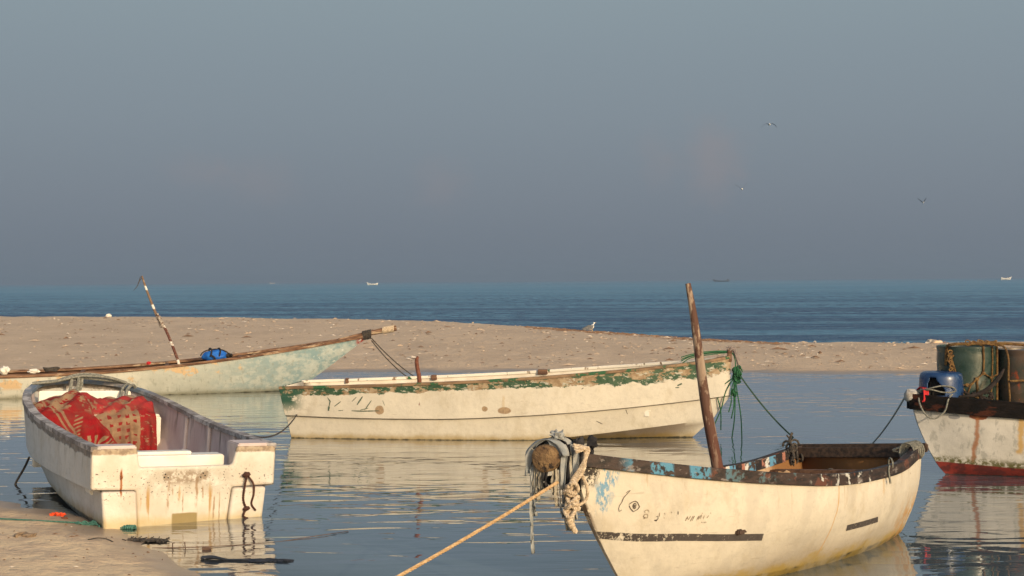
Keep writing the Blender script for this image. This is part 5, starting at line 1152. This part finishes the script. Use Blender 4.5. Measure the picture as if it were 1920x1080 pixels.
# ------------------------------------------------------------------ boats far out at sea
def far_boat(name, loc, yaw, L, beam, hgt, c, label, cat, sheer=.5, extra=None):
    root = empty(name, loc, (0, 0, rad(yaw))); tag(root, label, cat, 'boats far out at sea')
    H = Hull([[(0, beam * .3, hgt * (1 + sheer * .5)), (L * .01, beam * .25, hgt * .5), (L * .03, 0, -.2)], [(L * .3, beam * .5, hgt * .8), (L * .3, beam * .45, hgt * .4), (L * .3, 0, -.3)],
              [(L * .7, beam * .45, hgt), (L * .69, beam * .38, hgt * .5), (L * .68, 0, -.3)], [(L, .05, hgt * (1 + sheer)), (L * .96, .04, hgt * .8), (L * .9, 0, -.1)]], smooth=True, nseg=2)
    H.hull('hull', c, root, n=16); H.gunwale('gunwale', c, root, .12, .12, .02, .02, n=16)
    H.lining('inner_lining', M['brown_wood'], root, .08, .1, n=12, s_end=L * .9)
    if extra: extra(root, L, hgt)
    return root
wh_ = rough_mat('far_white_hull', (.78, .76, .70), (.7, .66, .6), 1, .5); dkh = rough_mat('far_dark_hull', (.035, .045, .05), (.05, .055, .06), 1, .6)
far_boat('far_boat', (-99.5, 1030, 0), 184, 8.4, 2.4, 1.2, wh_, 'small white open boat far out at sea left of centre', 'boat', .9)
def outr(root, L, h):
    b = MB(); b.tube([(L * .04, 0, h), (L * -.02, 0, h * 2.0)], .12, 5); b.build('post', dkh, root); b = MB(); b.tube([(L * .3, 0, h), (L * .3, 0, h * 2.2)], .10, 5); b.build('post', dkh, root)
    b = MB(); b.box((L * .1, 0, h * 1.4), (L * .08, 1.2, h * .9), bev=.1); b.build('cabin', dkh, root)
far_boat('far_boat', (232.0, 1480, 0), 180, 18, 3.0, 1.5, dkh, 'dark low slung boat on the horizon behind the mast', 'boat', .8, outr)
far_boat('far_boat', (504.0, 1430, 0), 12, 12.5, 3.4, 2.2, wh_, 'white boat on the horizon near the right edge', 'boat', .5)
far_boat('far_boat', (-428.0, 2500, 0), 180, 9, 2.4, 1.3, wh_, 'faintest pale boat in the haze at the far left horizon', 'boat', .5)

# ------------------------------------------------------------------ small things on the sand and in the shallows
def gz_(x, y): return float(terrain(x, y))
b = MB(); b.blob((14.2, 46.8, gz_(14.2, 46.8) + .08), (.30, .2, .14), 5, .4, 1.6); b.blob((14.42, 46.8, gz_(14.4, 46.8) + .03), (.2, .2, .09), 9, .4, 1.6); b.blob((13.95, 46.85, gz_(13.95, 46.8) + .03), (.2, .2, .08), 12, .4, 1.6)
thing(b, 'rock', rough_mat('pale_orange_coral', (.58, .42, .28), (.66, .55, .42), 5, .9), 'pale orange lump of coral rock on the crest of the sandbar at the right', 'rock')
b = MB(); b.blob((-20.75, 71.3, .80), (.15, .11, .09), 6, .2, 2); thing(b, 'plastic_bottle', M['clean_white'], 'white plastic container lying on the sandbar crest at the left', 'litter')
# sand litter: shells, weed flecks
b = MB(); rnd = random.Random(5)
for k in range(2600):
    x = rnd.uniform(-30, 20); t = rnd.random(); yb = float(np.interp(x, BX, BY)); yc = float(np.interp(x, CX, CY)); y = yb + 1 + (yc - yb - 1) * t
    if abs(x / y) > .42: continue
    r = rnd.uniform(.018, .06) * (1 if rnd.random() < .93 else 2.2); z = gz_(x, y) + .008; mi = rnd.choice((0, 1, 1, 2, 2, 2)); a = rnd.uniform(0, 3.14)
    dx, dy = math.cos(a) * r * rnd.uniform(1, 2.6), math.sin(a) * r; v = [(x - dx, y - dy, z), (x + dy * .5, y - dx * .3, z + r * .1), (x + dx, y + dy, z), (x - dy * .5, y + dx * .3, z + r * .15), (x, y, z + r * .55)]
    b.addgeo(v, [(0, 1, 4), (1, 2, 4), (2, 3, 4), (3, 0, 4)], mi)
for k in range(420):                        # dark weed line where the bar meets the sea
    x = rnd.uniform(.5, 9); yc = float(np.interp(x, CX, CY)); y = yc - rnd.uniform(0, 1.6) ** 1.5; z = gz_(x, y) + .01; r = rnd.uniform(.02, .07); a = rnd.uniform(-.5, .5); dx, dy = math.cos(a) * r * 2.5, math.sin(a) * r
    b.addgeo([(x - dx, y - dy, z), (x, y - r * .4, z), (x + dx, y + dy, z), (x, y + r * .4, z), (x, y, z + r * .5)], [(0, 1, 4), (1, 2, 4), (2, 3, 4), (3, 0, 4)], 1)
for k in range(300):                        # near beach
    x = rnd.uniform(-6, -1.8); y = rnd.uniform(10.6, 16)
    if gz_(x, y) < .004: continue
    r = rnd.uniform(.003, .013); z = gz_(x, y) + .003; a = rnd.uniform(0, 3.14); mi = rnd.choice((0, 1, 1, 1)); dx, dy = math.cos(a) * r * rnd.uniform(1, 3.5), math.sin(a) * r
    b.addgeo([(x - dx, y - dy, z), (x + dy * .5, y - dx * .3, z), (x + dx, y + dy, z), (x - dy * .5, y + dx * .3, z), (x, y, z + r * .9)], [(0, 1, 4), (1, 2, 4), (2, 3, 4), (3, 0, 4)], mi)
o = b.build('beach_litter', [rough_mat('shell_white', (.62, .54, .45), (.5, .42, .33), 8, .8), rough_mat('dry_weed', (.13, .07, .04), (.2, .12, .07), 8, .9), rough_mat('sand_lumps', (.45, .33, .23), (.5, .38, .27), 8, .9)], None, smooth=False)
tag(o, 'scattered shells and dry weed flecks over the sand', 'litter', kind='stuff')
# twigs and weed at the shore
def twig(pts, r, label, name='twig', mat='dark_rope', cat='twig', res=5):
    b = MB(); b.tube([(x, y, gz_(x, y) * (1 if gz_(x, y) > 0 else 0) + z) for x, y, z in pts], r, 5, res=res); return thing(b, name, M[mat], label, cat)
b = MB()
for k in range(46):
    x = -3.52 + rnd.uniform(-.14, .22); y = 13.15 + rnd.uniform(-.10, .10); a = rnd.uniform(0, 3.14); l = rnd.uniform(.02, .06); z = max(gz_(x, y), 0) + .008
    b.tube([(x, y, z), (x + l * math.cos(a), y + l * math.sin(a) * .6, z + rnd.uniform(0, .02))], .005, 4)
b.tube([(-3.66 + .07 * k, 13.15 + .06 * math.sin(k * 2.3), max(gz_(-3.6 + .07 * k, 13.15), 0) + .008) for k in range(6)], .012, 5)
b.blob((-3.6, 13.15, .012), (.10, .06, .012), 3, .5, 3, 3); b.blob((-3.42, 13.16, .01), (.12, .05, .01), 6, .5, 3, 3)
thing(b, 'seaweed', M['weed'] if 'weed' in M else M['dark_rope'], 'small dark clump of seaweed at the waterline below the stern', 'seaweed')
twig([(-3.98, 12.95, .006), (-3.88, 12.93, .03), (-3.80, 12.96, .02), (-3.74, 12.94, .0)], .006, 'thin bent twig lying on the sand left of the seaweed clump')
b = MB(); b.tube([(-4.62 + .05 * math.cos(t), 13.0 + .08 * math.sin(t), gz_(-4.6, 13.0) + .012) for t in np.linspace(0, 4.5, 9)], .016, 6); b.blob((-4.55, 13.0, gz_(-4.55, 13.0) + .01), (.07, .05, .02), 3, .3)
thing(b, 'clod', rough_mat('dark_sand_clod', (.2, .14, .09), (.28, .2, .13), 20, .9), 'brown clod of damp sand low on the near beach', 'clod')
b = MB(); zc_ = gz_(-4.70, 14.45); 
for k in range(5): b.blob((-4.82 + .03 * k, 14.47 + rnd.uniform(-.02, .02), max(zc_, 0) + .022), (.024, .02, .018), 20 + k, .5, 2.5, 2)
thing(b, 'scrap', rough_mat('orange_plastic', (.70, .07, .02), (.8, .12, .03), 12, .6), 'crumpled bright orange plastic scrap at the water edge beside the hull', 'litter')
b = MB(); b.blob((-4.62, 14.25, max(gz_(-4.62, 14.25), 0) + .01), (.035, .03, .018), 31, .4, 2.5, 2); thing(b, 'pebble', rough_mat('dark_red_pebble', (.12, .04, .025), (.18, .07, .04), 20, .9), 'small dark red pebble on the sand just right of the orange scrap', 'pebble')
b = MB(); path = [(-6.4, 14.1), (-5.6, 14.08), (-5.0, 14.03), (-4.65, 13.98), (-4.35, 13.99), (-4.15, 13.93)]
b.tube([(x, y, max(gz_(x, y), 0) + .012) for x, y in path], .008, 6, res=8, strands=3, pitch=.05)
for k in range(16): 
    x = -4.14 + .023 * k; yy = 13.90 - .004 * k; b.tube([(x + .012 * math.cos(t), yy + .03 * math.cos(t), .010 + .018 * math.sin(t)) for t in np.linspace(0, 6.28, 11)], .011, 5)
for k in range(40):
    x = -4.35 + rnd.uniform(-.12, .25); y = 14.0 + rnd.uniform(-.05, .07); a = rnd.uniform(-.6, .6); b.tube([(x, y, .012), (x + .05 * math.cos(a), y + .04 * math.sin(a), .02 + rnd.uniform(0, .03)), (x + .09, y + .03 * math.sin(a), .012)], .006, 4, res=3)
thing(b, 'rope', M['teal_rope'], 'teal rope lying across the near sand with a frayed knot in the shallows', 'rope')
b = MB(); b.tube([(x, y, .004 + .006 * math.sin(x * 6)) for x, y in [(-3.35, 12.83), (-3.1, 12.80), (-2.9, 12.80), (-2.3, 13.05), (-1.9, 13.32), (-1.62, 13.58)]], .0035, 5, res=6); b.tube([(-3.15, 12.8, 0), (-3.15, 12.79, .05), (-3.13, 12.78, .052)], .005, 4); b.tube([(-3.03, 12.78, 0), (-3.035, 12.78, .06)], .005, 4); b.tube([(-2.86, 12.72, .005), (-2.82, 12.72, .015), (-2.78, 12.72, .005)], .016, 5)
thing(b, 'line', rough_mat('thin_brown_line', (.10, .06, .045), (.16, .10, .07), 30, .9), 'thin brown line floating slack on the shallow water below the stern', 'line')
b = MB(); b.tube([(-2.76, 12.28, .012), (-2.66, 12.26, .02), (-2.52, 12.22, .006), (-2.36, 12.2, .008), (-2.2, 12.17, .004), (-2.05, 12.22, -.002)], [.020, .018, .010, .011, .008, .004], 8, res=6)
for k in range(26):
    x = -2.35 + rnd.uniform(0, .32); y = 12.18 + rnd.uniform(-.06, .07); b.tube([(x, y, .003), (x + rnd.uniform(.03, .10), y + rnd.uniform(-.03, .03), .008), (x + .12, y + rnd.uniform(-.03, .03), .0)], .006, 4, res=2)
b.blob((-2.74, 12.28, .012), (.04, .025, .018), 3, .3)
thing(b, 'driftwood', rough_mat('wet_black_wood', (.010, .012, .016), (.03, .03, .035), 12, .35, spec=.6), 'wet black piece of driftwood floating in the shallow water at the bottom', 'driftwood')
build_haze()
